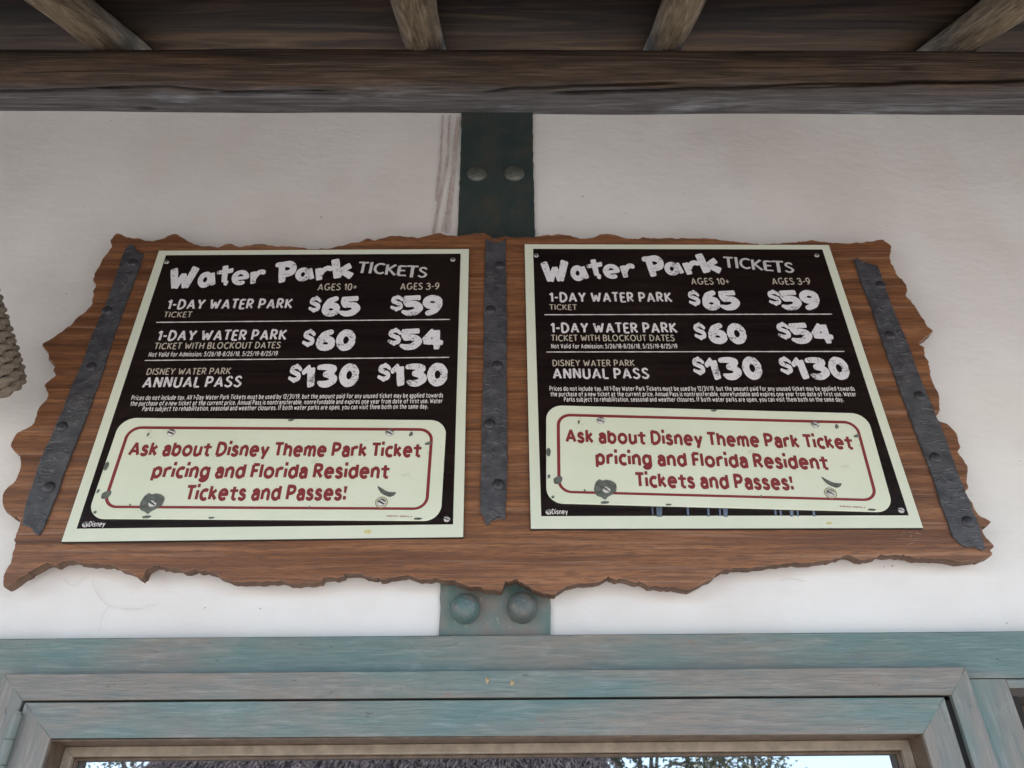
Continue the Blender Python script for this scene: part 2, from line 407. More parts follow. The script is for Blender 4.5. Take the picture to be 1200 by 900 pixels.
LOW = {
 'a': [cr([(.08,.60),(.24,.70),(.40,.62),(.44,.45),(.44,.2),(.44,0)]),cr([(.44,.40),(.28,.41),(.11,.35),(.06,.19),(.16,.01),(.32,.02),(.44,.16)])],
 'b': [[(.06,0),(.06,1.02)],arc(.30,.35,.24,.35,0,360,18)],
 'c': [arc(.30,.35,.26,.35,52,308,14)],
 'd': [[(.54,0),(.54,1.02)],arc(.30,.35,.24,.35,0,360,18)],
 'e': [[(.06,.37),(.54,.37)]+arc(.30,.37,.25,.33,0,180,12)+arc(.30,.35,.25,.35,180,312,10)],
 'f': [cr([(.36,1.0),(.22,.98),(.16,.82),(.16,.6),(.16,0)]),[(-.10,.64,.75),(.44,.64,.75)]],
 'g': [arc(.30,.35,.24,.35,0,360,18),cr([(.54,.70),(.54,.3),(.54,-.06),(.40,-.26),(.22,-.28),(.08,-.20)])],
 'h': [[(.06,0),(.06,1.02)],cr([(.06,.46),(.20,.68),(.38,.68),(.48,.5),(.48,.3),(.48,0)])],
 'i': [[(.06,0),(.06,.68)],[(.06,.93),(.06,1.0)]],
 'j': [cr([(.12,.68),(.12,.2),(.11,-.14),(-.04,-.26)]),[(.12,.93),(.12,1.0)]],
 'k': [[(.06,0),(.06,1.02)],[(.44,.70),(.08,.34,.85)],[(.18,.40,.85),(.48,0)]],
 'l': [[(.06,0),(.06,1.02)]],
 'm': [[(.06,0),(.06,.70)],cr([(.06,.46),(.18,.68),(.33,.68),(.40,.5),(.40,.3),(.40,0)]),cr([(.40,.46),(.52,.68),(.67,.68),(.74,.5),(.74,.3),(.74,0)])],
 'n': [[(.06,0),(.06,.70)],cr([(.06,.46),(.20,.68),(.38,.68),(.48,.5),(.48,.3),(.48,0)])],
 'o': [arc(.31,.35,.27,.35,0,360,20)],
 'p': [[(.06,-.28),(.06,.70)],arc(.30,.35,.24,.35,0,360,18)],
 'r': [[(.06,0),(.06,.70)],cr([(.06,.42),(.14,.62),(.30,.69),(.36,.68)])],
 's': [cr([(.38,.60,.85),(.24,.70),(.09,.62),(.10,.46),(.25,.36),(.39,.25),(.38,.07),(.22,0),(.04,.08,.85)])],
 't': [[(.18,.94),(.18,0)],[(.18,0,.8),(.42,0,.8)],[(-.10,.64,.75),(.48,.64,.75)]],
 'u': [cr([(.06,.70),(.06,.3),(.10,.06),(.26,0),(.42,.1),(.48,.3)]),[(.48,.70),(.48,0)]],
 'v': [[(.0,.70),(.22,0)],[(.22,0),(.44,.70)]],
 'w': [[(.0,.70),(.16,0)],[(.16,0),(.34,.58)],[(.34,.58),(.52,0)],[(.52,0),(.68,.70)]],
 'x': [[(.0,.70),(.44,0)],[(.0,0),(.44,.70)]],
 'y': [[(.0,.70),(.24,.04)],[(.48,.70),(.14,-.28)]],
}
DIG = {
 '0': [arc(.28,.5,.24,.5,0,360,20)], '1': [[(.0,.76,.85),(.22,1)],[(.22,1),(.22,0)]],
 '2': [cr([(.04,.78),(.14,.97),(.34,.98),(.48,.80),(.40,.55),(.2,.28),(.03,.0)]),[(.03,0),(.5,0)]],
 '3': [cr([(.03,.92),(.24,1.0),(.44,.88),(.42,.64),(.22,.53)]),cr([(.22,.53),(.46,.44),(.50,.2),(.34,.0),(.14,.0),(.0,.10)])],
 '4': [[(.38,0),(.38,1)],[(.38,1),(.0,.3)],[(.0,.3),(.54,.3)]],
 '5': [[(.46,1),(.10,1)],[(.10,1),(.07,.56)],cr([(.07,.56),(.26,.63),(.46,.5),(.48,.24),(.32,.0),(.14,.0),(.0,.1)])],
 '6': [cr([(.42,1),(.16,.78),(.05,.45),(.05,.3)]),arc(.28,.30,.23,.30,0,360,18)],
 '8': [arc(.28,.75,.20,.25,0,360,16),arc(.28,.27,.24,.27,0,360,16)],
 '9': [cr([(.14,0),(.40,.22),(.51,.55),(.51,.7)]),arc(.28,.70,.23,.30,0,360,18)],
 '7': [[(.0,1),(.5,1)],[(.5,1),(.16,0)]],
 '-': [[(.0,.45,.85),(.34,.45,.85)]], '+': [[(.0,.44,.8),(.50,.44,.8)],[(.25,.16,.8),(.25,.72,.8)]],
 '.': [[(.05,.0),(.05,.02)]], ',': [[(.07,.03),(.03,-.14,.7)]], ':': [[(.05,.0),(.05,.02)],[(.05,.5),(.05,.52)]],
 '/': [[(.0,-.08,.8),(.34,1.06,.8)]], '!': [[(.06,1,1.1),(.06,.46,.7)],[(.06,0),(.06,.03)]],
 '@': [arc(.5,.5,.46,.46,0,360,20), arc(.5,.5,.2,.22,50,310,12)],   # copyright sign
}
HEAVY = {   # (radius, strokes) drawn in a unit box, rescaled to the measured box
 'W': (.15, [[(.14,.86,1.05),(.32,.15,.95)],[(.32,.15,.95),(.55,.66,.7)],[(.55,.66,.7),(.70,.15,.95)],[(.70,.15,.95),(.96,.88,1.15)]]),
 'a': (.165, [arc(.40,.44,.24,.28,0,360,18),[(.68,.78,1),(.86,.14,.9)]]),
 't': (.15, [[(.46,.88,1.1),(.54,.16,1.0)],[(.54,.16,.9),(.72,.10,.8)],[(.10,.58,.6),(.88,.66,.8)]]),
 'e': (.155, [[(.22,.42,.8),(.66,.48,.8)]+arc(.45,.50,.27,.33,0,180,12)+arc(.47,.48,.29,.34,180,300,10)]),
 'r': (.17, [[(.24,.80,1.05),(.34,.15,1)],cr([(.34,.42,.9),(.48,.66,.9),(.66,.78,.9),(.84,.74,.95)])]),
 'P': (.16, [[(.32,.80,1.0),(.42,.14,1.05)],cr([(.10,.84,.7),(.40,.86,.8),(.70,.84,1),(.84,.68,1),(.74,.52,1),(.44,.46,.9)])]),
 'k': (.15, [[(.24,.90,1.1),(.38,.12,1.1)],[(.82,.62,1),(.42,.40,.7)],[(.46,.42,.8),(.88,.16,1.1)]]),
 '0': (.20, [arc(.5,.5,.28,.33,0,360,24)]),
 '1': (.17, [[(.14,.62,.6),(.48,.84,1)],[(.50,.82,1.25),(.60,.14,1.1)]]),
 '3': (.17, [cr([(.12,.84,.8),(.42,.86,1),(.72,.80,1),(.66,.66,1),(.40,.56,.8)]),cr([(.40,.55,.8),(.68,.48,1.1),(.78,.32,1.2),(.58,.16,1.1),(.36,.14,1),(.18,.22,.5)])]),
 '4': (.17, [[(.64,.84,1.2),(.70,.10,.9)],[(.56,.82,1),(.16,.42,.9)],[(.16,.42,.9),(.94,.34,.7)]]),
 '5': (.17, [[(.14,.84,.75),(.80,.86,.9)],[(.26,.80,1.1),(.30,.54,1)],cr([(.30,.54,1),(.58,.56,1.1),(.76,.40,1.2),(.64,.20,1.1),(.40,.13,1),(.16,.20,.6)])]),
 '6': (.185, [cr([(.68,.86,.8),(.42,.74,1),(.28,.52,1),(.26,.36,1)]),arc(.50,.34,.25,.20,0,360,18)]),
 '9': (.185, [cr([(.32,.12,.8),(.58,.26,1),(.72,.48,1),(.74,.64,1)]),arc(.50,.66,.25,.20,0,360,18)]),
 '$': (.11, [cr([(.80,.66,.9),(.60,.80,1.1),(.32,.78,1.1),(.24,.62,1.2),(.46,.52,1.2),(.70,.42,1.2),(.72,.26,1.2),(.48,.18,1.1),(.16,.28,.9)]),[(.50,.95,.8),(.52,.80,1)],[(.50,.2,1),(.50,.04,.8)]]),
}
def seg_sdf(X, Y, a, b, ra, rb, rho):
    ax, ay = a; dx, dy = b[0]-ax, b[1]-ay; Ln = math.hypot(dx, dy)
    if Ln < 1e-6: return np.hypot(X-ax, Y-ay)-ra
    ux, uy = dx/Ln, dy/Ln; t = (X-ax)*ux+(Y-ay)*uy; s = np.abs(-(X-ax)*uy+(Y-ay)*ux)
    rr = ra+(rb-ra)*np.clip(t/Ln, 0, 1)
    qx = np.abs(t-Ln/2)-(Ln/2-rho); qy = s-(rr-rho)
    return np.hypot(np.maximum(qx, 0), np.maximum(qy, 0))+np.minimum(np.maximum(qx, qy), 0)-rho
def contours(D, xs, ys):
    ins = D < 0; nx, ny = D.shape; pts = {}; nxt = {}
    def ept(i, j, k):
        key = (i, j, k)
        if key not in pts:
            i2, j2 = (i+1, j) if k == 0 else (i, j+1)
            t = D[i, j]/(D[i, j]-D[i2, j2])
            pts[key] = (xs[i]+(xs[i2]-xs[i])*t, ys[j]+(ys[j2]-ys[j])*t)
        return key
    c4 = ins[:-1,:-1].astype(int)+ins[1:,:-1]*2+ins[1:,1:]*4+ins[:-1,1:]*8
    for i, j in zip(*np.nonzero((c4 > 0) & (c4 < 15))):
        c = c4[i, j]
        e = {'b': (i,j,0), 'r': (i+1,j,1), 't': (i,j+1,0), 'l': (i,j,1)}
        tb = {1:'lb',2:'br',3:'lr',4:'rt',6:'bt',7:'lt',8:'tl',9:'tb',11:'tr',12:'rl',13:'rb',14:'bl',5:'lb rt',10:'br tl'}[c]
        for sg in tb.split():
            a, b = ept(*e[sg[0]]), ept(*e[sg[1]]); nxt.setdefault(a, []).append(b)
    out = []
    while nxt:
        s0 = next(iter(nxt)); cur = s0; lp = []
        while cur in nxt:
            lp.append(pts[cur]); l = nxt[cur]; b = l.pop()
            if not l: del nxt[cur]
            cur = b
            if cur == s0: break
        if len(lp) > 5: out.append(simplify(lp))
    return out
def simplify(P, eps=.0035):
    def dp(a, b):
        if b <= a+1: return []
        A, B = np.array(P[a]), np.array(P[b % len(P)]); d = B-A; L_ = np.hypot(*d)+1e-9
        Q = np.array([P[i] for i in range(a+1, b)])-A
        ds = np.abs(Q[:,0]*d[1]-Q[:,1]*d[0])/L_ if L_ > 1e-6 else np.hypot(Q[:,0], Q[:,1])
        k = int(ds.argmax())
        if ds[k] < eps: return []
        m = a+1+k; return dp(a, m)+[m]+dp(m, b)
    h = len(P)//2
    return [P[i] for i in [0]+dp(0, h)+[h]+dp(h, len(P))]
_gc = {}
def glyph(ch, font, r):
    key = (ch, font, r)
    if key in _gc: return _gc[key]
    if font == 'heavy':
        r, st = HEAVY[ch]; r *= .80 if ch in '0134569' else .86
    else: st = CAPS.get(ch) or LOW.get(ch) or DIG[ch]
    st = [[tuple(p)+((1.0,) if len(p) < 3 else ()) for p in s] for s in st]
    if font == 'kabel': st = [[(p[0]*1.32, p[1] if p[1] > .95 or p[1] < .02 else p[1]*1.04, p[2]) for p in s] for s in st]
    x0 = min(p[0] for s in st for p in s)-r*1.6; x1 = max(p[0] for s in st for p in s)+r*1.6
    y0 = min(p[1] for s in st for p in s)-r*1.6; y1 = max(p[1] for s in st for p in s)+r*1.6
    h = .022
    xs = np.arange(x0-h, x1+2*h, h); ys = np.arange(y0-h, y1+2*h, h)
    X, Y = np.meshgrid(xs, ys, indexing='ij'); D = np.full(X.shape, 9.0)
    rho = r*(.45 if font == 'heavy' else .12 if font == 'kabel' else .28)
    for s in st:
        if len(s) == 2 and math.dist(s[0][:2], s[1][:2]) < .1: s = [(s[0][0], s[0][1]-r*.3, 1), (s[1][0], s[0][1]+r*1.7, 1)]
        for a, b in zip(s, s[1:]):
            D = np.minimum(D, seg_sdf(X, Y, a[:2], b[:2], a[2]*r, b[2]*r, rho))
        for p in s[1:-1]: D = np.minimum(D, np.hypot(X-p[0], Y-p[1])-p[2]*r*.98)
    if font in ('heavy', 'hand'):       # slightly uneven brush edge
        sd_ = sum(map(ord, ch))
        D = D + .006*np.sin(X*17+sd_)*np.cos(Y*13+sd_*1.7)
    D[0,:] = D[-1,:] = 1; D[:,0] = D[:,-1] = 1
    D[np.abs(D) < 1e-7] = 1e-7
    lps = contours(D, xs, ys)
    def inside(p, l):
        c = False
        for i in range(len(l)):
            (xa, ya), (xb, yb) = l[i-1], l[i]
            if (ya > p[1]) != (yb > p[1]) and p[0] < (xb-xa)*(p[1]-ya)/(yb-ya)+xa: c = not c
        return c
    P = []; tri = []
    for i, l in enumerate(lps):
        if sum(inside(l[0], m) for j, m in enumerate(lps) if j != i) % 2: continue
        grp = [l]+[m for j, m in enumerate(lps) if j != i and inside(m[0], l)]
        o = len(P); tri += [tuple(o+q for q in t) for t in tessellate_polygon([[Vector((x, y, 0)) for x, y in m] for m in grp])]
        for m in grp: P += m
    bb = (min(p[0] for p in P), min(p[1] for p in P), max(p[0] for p in P), max(p[1] for p in P))
    _gc[key] = (P, tri, bb); return _gc[key]
class Txt:
    def __init__(s): s.v = []; s.f = []; s.done = []
    def cut(s):
        if s.v: s.done.append((s.v, s.f)); s.v = []; s.f = []
    def parts(s): s.cut(); return s.done
    def add(s, P, tri, fn):
        o = len(s.v); s.v += [fn(*p) for p in P]
        for a, b, c in tri:
            A, B, Q = s.v[o+a], s.v[o+b], s.v[o+c]
            z = (B[0]-A[0])*(Q[2]-A[2])-(B[2]-A[2])*(Q[0]-A[0])
            if abs(z) < 1e-14: continue
            s.f.append((o+a, o+b, o+c) if z > 0 else (o+a, o+c, o+b))
    def line(s, text, u0, v0, u1, v1, h, y, r=.085, font='hand', slant=0.0, gap=.13, jit=0.0):
        """text stretched from (u0,v0) to (u1,v1), cap height h, at depth y"""
        s.cut(); x = 0; pl = []; q = random.Random(len(text))
        for ch in text:
            if ch == ' ': x += .34 if font != 'kabel' else .40; continue
            P, tri, bb = glyph(ch, font, r); pl.append((P, tri, bb, x-bb[0])); x += bb[2]-bb[0]+gap
        W = x-gap; Ln = math.hypot(u1-u0, v1-v0); sx = Ln/W; ca, sa = (u1-u0)/Ln, (v1-v0)/Ln
        for P, tri, bb, ox in pl:
            dj = q.uniform(-jit, jit)*h
            def fn(px, py, ox=ox, dj=dj):
                a = (px+ox)*sx+slant*py*h; b = py*h+dj
                return (u0+a*ca-b*sa, y, v0+a*sa+b*ca)
            s.add(P, tri, fn)
    def boxed(s, ch, ql, y, font='heavy', r=.1):
        """glyph fitted to a box: ql = (u0, v0, u1, v1) plus optional rotation about its centre"""
        P, tri, bb = glyph(ch, font, r); u0, v0, u1, v1 = ql[:4]; an = ql[4] if len(ql) > 4 else 0
        cu, cv = (u0+u1)/2, (v0+v1)/2; ca, sa = math.cos(an), math.sin(an)
        def fn(px, py):
            a = u0+(px-bb[0])/(bb[2]-bb[0])*(u1-u0)-cu; b = v0+(py-bb[1])/(bb[3]-bb[1])*(v1-v0)-cv
            return (cu+a*ca-b*sa, y, cv+a*sa+b*ca)
        s.add(P, tri, fn)

# ------------------------------------------------------------------ large structure
GX = 40
ground = obj('ground', ([(-300,-300,0),(300,-300,0),(300,300,0),(-300,300,0)], [(0,1,2,3)]), None)
k = NT('pale_concrete_paving'); n_ = k.noise(k.co, 1.2, 6, .6)
k.col(k.ramp(n_, [(.3, (.175, .155, .14)), (.7, (.225, .21, .19))])); k.rough(.85); k.bump(k.noise(k.co, 60, 4), .002)
ground.data.materials.append(k.m); tag(ground, kind='structure')

# plaster wall: a fine grid, gently uneven, with window openings left out
ZT, ZB = 3.36, 0.0
w1x0, w1x1 = at(30, 822, 0).x, at(1110, 815, 0).x           # main window opening (sash outer edge)
w1z1 = at(600, 818, 0).z; w1z0 = 0.98
def wall_mesh():
    xs = list(np.linspace(-3.2, 3.2, 161)); zs = list(np.linspace(ZB, ZT, 85))
    vs = []; idx = {}
    for i, x in enumerate(xs):
        for j, z in enumerate(zs):
            d = mnoise.noise(Vector((x*2.1, 0, z*2.1)))*.0022 + mnoise.noise(Vector((x*7, 3, z*7)))*.0009
            idx[i, j] = len(vs); vs.append((x, -d, z))
    fs = []
    for i in range(160):
        for j in range(84):
            cx, cz = (xs[i]+xs[i+1])/2, (zs[j]+zs[j+1])/2
            if cz < LZ - .05 and cz > w1z0-.02 and -1.0 < cx < 2.45: continue
            fs.append((idx[i,j], idx[i+1,j], idx[i+1,j+1], idx[i,j+1]))
    return vs, fs
LZ = at(600, 743.5, -0.018).z          # top of the teal lintel
wall = obj('wall', wall_mesh(), MP); smooth(wall); tag(wall, kind='structure')
for (x0, x1, y0, y1, z0, z1) in ((-3.2, -3.05, .01, 3, 0, ZT), (3.05, 3.2, .01, 3, 0, ZT), (-3.2, 3.2, 3.0, 3.12, 0, ZT)):
    o = obj('wall_side', box(x0, x1, y0, y1, z0, z1), MP); tag(o, kind='structure')

# stains, specks and hairline cracks on the plaster (flat marks)
def ribbon(P, wd, Y, taper=True):
    vs, fs = [], []
    n = len(P)
    for i, (x, z) in enumerate(P):
        a, b = P[max(0, i-1)], P[min(n-1, i+1)]
        t = Vector((b[0]-a[0], b[1]-a[1])).normalized(); ww = (wd[i] if isinstance(wd, (list, tuple)) else wd)/2
        vs += [(x-t.y*ww, Y, z+t.x*ww), (x+t.y*ww, Y, z-t.x*ww)]
        if i: fs.append((2*i-2, 2*i-1, 2*i+1, 2*i))
    return vs, fs
def dens(P, step, amp, rs):
    out = []
    for a, b in zip(P, P[1:]):
        n = max(1, int(math.dist(a, b)/step))
        for i in range(n):
            t = i/n; out.append((a[0]+(b[0]-a[0])*t+(rs.uniform(-amp, amp) if i else 0), a[1]+(b[1]-a[1])*t+(rs.uniform(-amp, amp) if i else 0)))
    out.append(P[-1]); return out
k = NT('brown_drip_stain'); nn = k.noise(k.scale((60, 60, 25)), 1, 4, .7)
k.col(k.ramp(nn, [(.35, (.52, .47, .45)), (.62, (.38, .32, .29))])); k.rough(.7); MDRIP = k.m
MCRK = m_simple('hairline_crack', (.53, .52, .51), .9)
def wpts(pp, Y): return [(p.x, p.z) for p in (at(x, y, Y) for x, y in pp)]
for dk, pp in enumerate(([(519,135),(516,190),(511,235),(515,233),(508,272)], [(527,135),(524,190),(515,233),(508,274)],
           [(537,137),(533,165),(531,200),(525,240),(519,272)], [(538,137),(532,195),(529,230),(527,250),(524,273)])):
    P = dens(wpts(pp, -.004), .006, .0006, rnd)
    o = obj('drip_stain', ribbon(P, [.0052*rnd.uniform(.75, 1.25) for _ in P], -.0034-.0003*dk), MDRIP, wall)
for pp in ([(108,680),(113,695),(122,706),(127,710),(120,722),(115,740)], [(127,710),(150,714),(165,713),(182,708)],
           [(75,678),(80,684),(90,686),(98,676)], [(913,680),(925,677),(945,681)],):
    P = dens(wpts(pp, -.004), .006, .0010, rnd)
    obj('hairline_crack', ribbon(P, [.0007*rnd.uniform(.5, 1.3) for _ in P], -.0034), MCRK, wall)
MSPK = m_simple('dirt_speck', (.14, .12, .10), .8)
for (x, y) in ((370,220),(377,255),(376,254),(683,230),(692,139),(698,140),(709,144),(130,141),(225,136),(938,150),(1026,178),(98,242),(78,344),(690,138),(1180,730),(305,713),(240,712),(1046,663),(1036,664)):
    p = at(x, y, -.004); r_ = rnd.uniform(.0008, .0019)
    vs = [(p.x+r_*rnd.uniform(.6, 1.2)*math.cos(a), -.0036, p.z+r_*rnd.uniform(.6, 1.4)*math.sin(a)) for a in np.linspace(0, 5.4, 7)]
    obj('dirt_speck', (vs, [tuple(range(7))]), MSPK, wall)

for _ in range(46):
    x = rnd.choice((rnd.uniform(640, 1195), rnd.uniform(5, 510))); y = 137+abs(rnd.gauss(0, 5)) if rnd.random() < .55 else rnd.uniform(150, 262)
    p = at(x, y, -.004); r_ = rnd.uniform(.0004, .0011)
    vs = [(p.x+r_*rnd.uniform(.6, 1.2)*math.cos(a), -.0036, p.z+r_*rnd.uniform(.6, 1.4)*math.sin(a)) for a in np.linspace(0, 5.4, 7)]
    obj('dirt_speck', (vs, [tuple(range(7))]), MSPK, wall)

# vertical post (upper dark, lower faded) with dome studs
def post_part(name, pl, pr, mat, par):
    rs = random.Random(3)
    Lp = dens(wpts(pl, -.007), .012, .0010, rs); Rp = dens(wpts(pr, -.007), .012, .0010, rs)
    return obj(name, slab(Lp+Rp[::-1], -.007, .02, .0012), mat, par)
post = empty('timber_post', (0, 0, 0))
tag(post, 'flat green post behind the wooden board, dark above and faded below, with round studs', 'post')
post_part('upper_face', [(541,128),(539,200),(536,272),(533,330)], [(624.5,128),(624.5,175),(626,230),(627,275),(627,330)], MPD, post)
post_part('lower_face', [(518,640),(516,690),(514,745)], [(642,640),(645,700),(645,745)], MPL, post)
for (x, y, rp, mt) in ((559, 204, 12, m_stud('dark_stud', (.09,.095,.085), (.075,.08,.072), (.045,.06,.055))), (603, 203.5, 12.5, None),
                       (546, 713, 20, m_stud('teal_stud', (.060,.118,.120), (.090,.128,.125), (.15,.10,.07))), (611.5, 712, 20.5, m_stud('grey_stud', (.060,.088,.088), (.095,.105,.100), (.14,.108,.08)))):
    c = at(x, y, -.007); rw = (at(x+rp, y, -.007)-at(x-rp, y, -.007)).length/2
    if mt is None: mt = last
    last = mt
    up = y < 400
    s_ = smooth(obj('stud', dome(rw, rw*(.5 if up else 1.15), 32, 14, 1.0 if up else .85, 0 if up else .14), mt, post, (c.x, -.0068, c.z+(0 if up else -.002))))
    if not up: continue
    # lumpy ring of old paint round the stud
    vs, fs = [], []
    for i in range(40):
        a = 2*math.pi*i/40; j = rw*(1.0+.05*mnoise.noise(Vector((math.cos(a)*2+x, math.sin(a)*2, 0))))
        for rr, hh in ((j*.95, .0008), (j, .0012), (j*1.03, 0)):
            vs.append((rr*math.cos(a), -hh*(.6+.7*abs(mnoise.noise(Vector((math.cos(a)*3, y, math.sin(a)*3))))), rr*math.sin(a)))
    for i in range(40):
        for q in (0, 1):
            a_, b_ = i*3+q, ((i+1) % 40)*3+q; fs.append((a_, a_+1, b_+1, b_))
    smooth(obj('paint_ring', (vs, fs), MPD if up else m_simple('chipped_paint_ring', (.21,.22,.20), .6, 0, 110, .6), s_))

# log wall plate: a lathe with cracks and lumps
LC = Vector((0, -0.040, 3.232)); LR = .0715
def on_log(px, py):
    d = ray(px, py); oy, oz = CAM.y-LC.y, CAM.z-LC.z
    a = d.y**2+d.z**2; b = 2*(oy*d.y+oz*d.z); c = oy*oy+oz*oz-LR*LR; D = b*b-4*a*c
    if D < 0: D = 0
    t = (-b-math.sqrt(D))/(2*a); p = CAM+d*t
    return p.x, math.atan2(p.z-LC.z, -(p.y-LC.y))      # angle 0 = facing street, - = underside
cracks = []
for pp, dep, wd in (([(-60,109),(60,106),(110,103.5),(200,102),(270,108),(400,107)], .016, .032),
                    ([(225,108.5),(330,109),(420,111)], .012, .028),
                    ([(560,109),(590,105),(650,102),(720,99.5),(800,97)], .020, .034),
                    ([(640,109.5),(700,108),(800,104.5),(850,104),(920,99.5),(1010,98),(1120,96),(1260,93)], .026, .040),
                    ([(900,104),(960,102),(1040,99)], .014, .03), ([(20,84),(140,82)], .004, .022), ([(820,78),(1150,75)], .004, .022), ([(300,75),(470,78)], .004, .022)):
    q = [on_log(*p) for p in pp]; cracks.append((np.array([a for a, _ in q]), np.array([b for _, b in q]), dep, wd))
NXL, NTH = 900, 420
xl = np.linspace(-3.4, 3.4, NXL); th = np.linspace(-math.pi, math.pi, NTH, endpoint=False)
xv = np.concatenate([np.linspace(-3.4, -1.35, 90), np.linspace(-1.34, 1.36, 720), np.linspace(1.37, 3.4, 90)]); NXL = len(xv)
Rr = np.full((NXL, NTH), LR)
for i, x in enumerate(xv):
    w_ = mnoise.noise(Vector((x*1.3, 7, 0)))*.004
    Rr[i] += w_ + np.array([mnoise.noise(Vector((x*2, math.cos(t)*1.4, math.sin(t)*1.4)))*.004 + mnoise.noise(Vector((x*4, math.cos(t)*9, math.sin(t)*9)))*.0014 for t in th])
for cx_, ct_, dep, wd in cracks:
    for i, x in enumerate(xv):
        if cx_[0] <= x <= cx_[-1]:
            t0 = np.interp(x, cx_, ct_)+.03*mnoise.noise(Vector((x*14, dep*900, 0)))
            e = min(1, (x-cx_[0])/.06, (cx_[-1]-x)/.06)
            Rr[i] -= dep*e*np.exp(-((th-t0)/(wd*(.6+.4*e)))**2)
vs = [(x, LC.y-Rr[i, j]*math.cos(th[j]), LC.z+Rr[i, j]*math.sin(th[j])) for i, x in enumerate(xv) for j in range(NTH)]
fs = [(i*NTH+j, (i+1)*NTH+j, (i+1)*NTH+(j+1) % NTH, i*NTH+(j+1) % NTH) for i in range(NXL-1) for j in range(NTH)]
fs += [tuple(range(NTH)), tuple((NXL-1)*NTH+j for j in range(NTH-1, -1, -1))]
log = obj('log_beam', (vs, fs), MLOG)
uvl = log.data.uv_layers.new(name='uv')
for li, lp in enumerate(log.data.loops):
    vi = lp.vertex_index; i, j = divmod(vi, NTH)
    uvl.data[li].uv = (xv[i], (math.degrees(th[j])+90)/180)
smooth(log)
tag(log, 'thick weathered round log lying along the top of the wall, cracked, brown above and grey below', 'beam')

# rafters: four peeled poles and their neighbours outside the view
SL = R(36.0); dv = Vector((0, -math.cos(SL), -math.sin(SL))); nv = Vector((0, -math.sin(SL), math.cos(SL)))
RR = .046
base = LC + nv*(LR+RR-.004)
def raf_hit(px, py):
    d = ray(px, py); t = (base-CAM).dot(nv)/d.dot(nv); return (CAM+d*t).x
raf_x = [raf_hit(x, 60) for x in (147, 498, 774, 1110)]
def pole_mesh(r, L0, L1, seed, n=90, m=40):
    vs, fs = [], []
    for i in range(n+1):
        s = L0+(L1-L0)*i/n
        ox, oz = mnoise.noise(Vector((s*1.5, seed, 0)))*.012, mnoise.noise(Vector((s*1.5, seed, 5)))*.012
        for j in range(m):
            a = 2*math.pi*j/m
            rr = r*(1+.16*mnoise.noise(Vector((math.cos(a)*1.2, s*4, math.sin(a)*1.2+seed)))+.09*mnoise.noise(Vector((math.cos(a)*3.2, s*7, math.sin(a)*3.2+seed)))+.05*mnoise.noise(Vector((math.cos(a)*8, s*10, math.sin(a)*8+seed))))
            vs.append((ox+rr*math.cos(a), s, oz+rr*math.sin(a)))
    for i in range(n):
        for j in range(m):
            fs.append((i*m+j, i*m+(j+1) % m, (i+1)*m+(j+1) % m, (i+1)*m+j))
    fs += [tuple(range(m-1, -1, -1)), tuple(n*m+j for j in range(m))]
    return vs, fs
labs = ['peeled roof pole at the far left above the log, slanting up to the left',
        'upright looking roof pole above the green post, second from the left',
        'roof pole right of centre above the log, third from the left',
        'roof pole at the far right above the log, slanting up to the right']
def rafter(x, k_, lab):
    o = smooth(obj('rafter', pole_mesh(RR*(.93+.1*((k_*37) % 3)/2), -.30, 1.44, k_*3.7), MPOLE))
    o.location = (x, base.y, base.z); o.rotation_euler = (R(180)+SL, 0, 0)
    tag(o, lab, 'rafter', 'round poles under the porch roof')
    return o
for k_, x in enumerate(raf_x): rafter(x, k_+1, labs[k_])
for k_, x in enumerate((raf_x[0]-.62, raf_x[3]+.62)): rafter(x, k_+7, ('roof pole beyond the left edge of the view', 'roof pole beyond the right edge of the view')[k_])
# roof deck boards across the rafters, shingles above
roof = empty('porch_roof', (0, base.y, base.z)); roof.rotation_euler = (R(180)+SL, 0, 0)
tag(roof, 'dark boarded underside of the porch roof above the poles', 'roof')
s0 = -.32; k_ = 0
while s0 < 1.30:
    wd = .45
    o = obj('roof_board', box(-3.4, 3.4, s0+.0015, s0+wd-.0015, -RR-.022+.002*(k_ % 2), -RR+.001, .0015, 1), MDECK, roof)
    s0 += wd; k_ += 1
obj('roof_cover', box(-3.45, 3.45, -.35, 1.50, -RR-.075, -RR-.026), m_simple('bark_shingle', (.09, .07, .055), .9, 0, 30, .5, .01), roof)
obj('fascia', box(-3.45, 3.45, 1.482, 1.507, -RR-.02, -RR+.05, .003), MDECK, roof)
for sx in (-3.3, 3.3):
    o = obj('porch_post', pole_mesh(.06, 0, 2.50, sx), MPOLE, None, (sx, -1.17, 0)); o.rotation_euler = (R(90), 0, 0); smooth(o)
    tag(o, ('round porch post beyond the left of the view', 'round porch post beyond the right of the view')[sx > 0], 'post', 'posts carrying the porch roof')

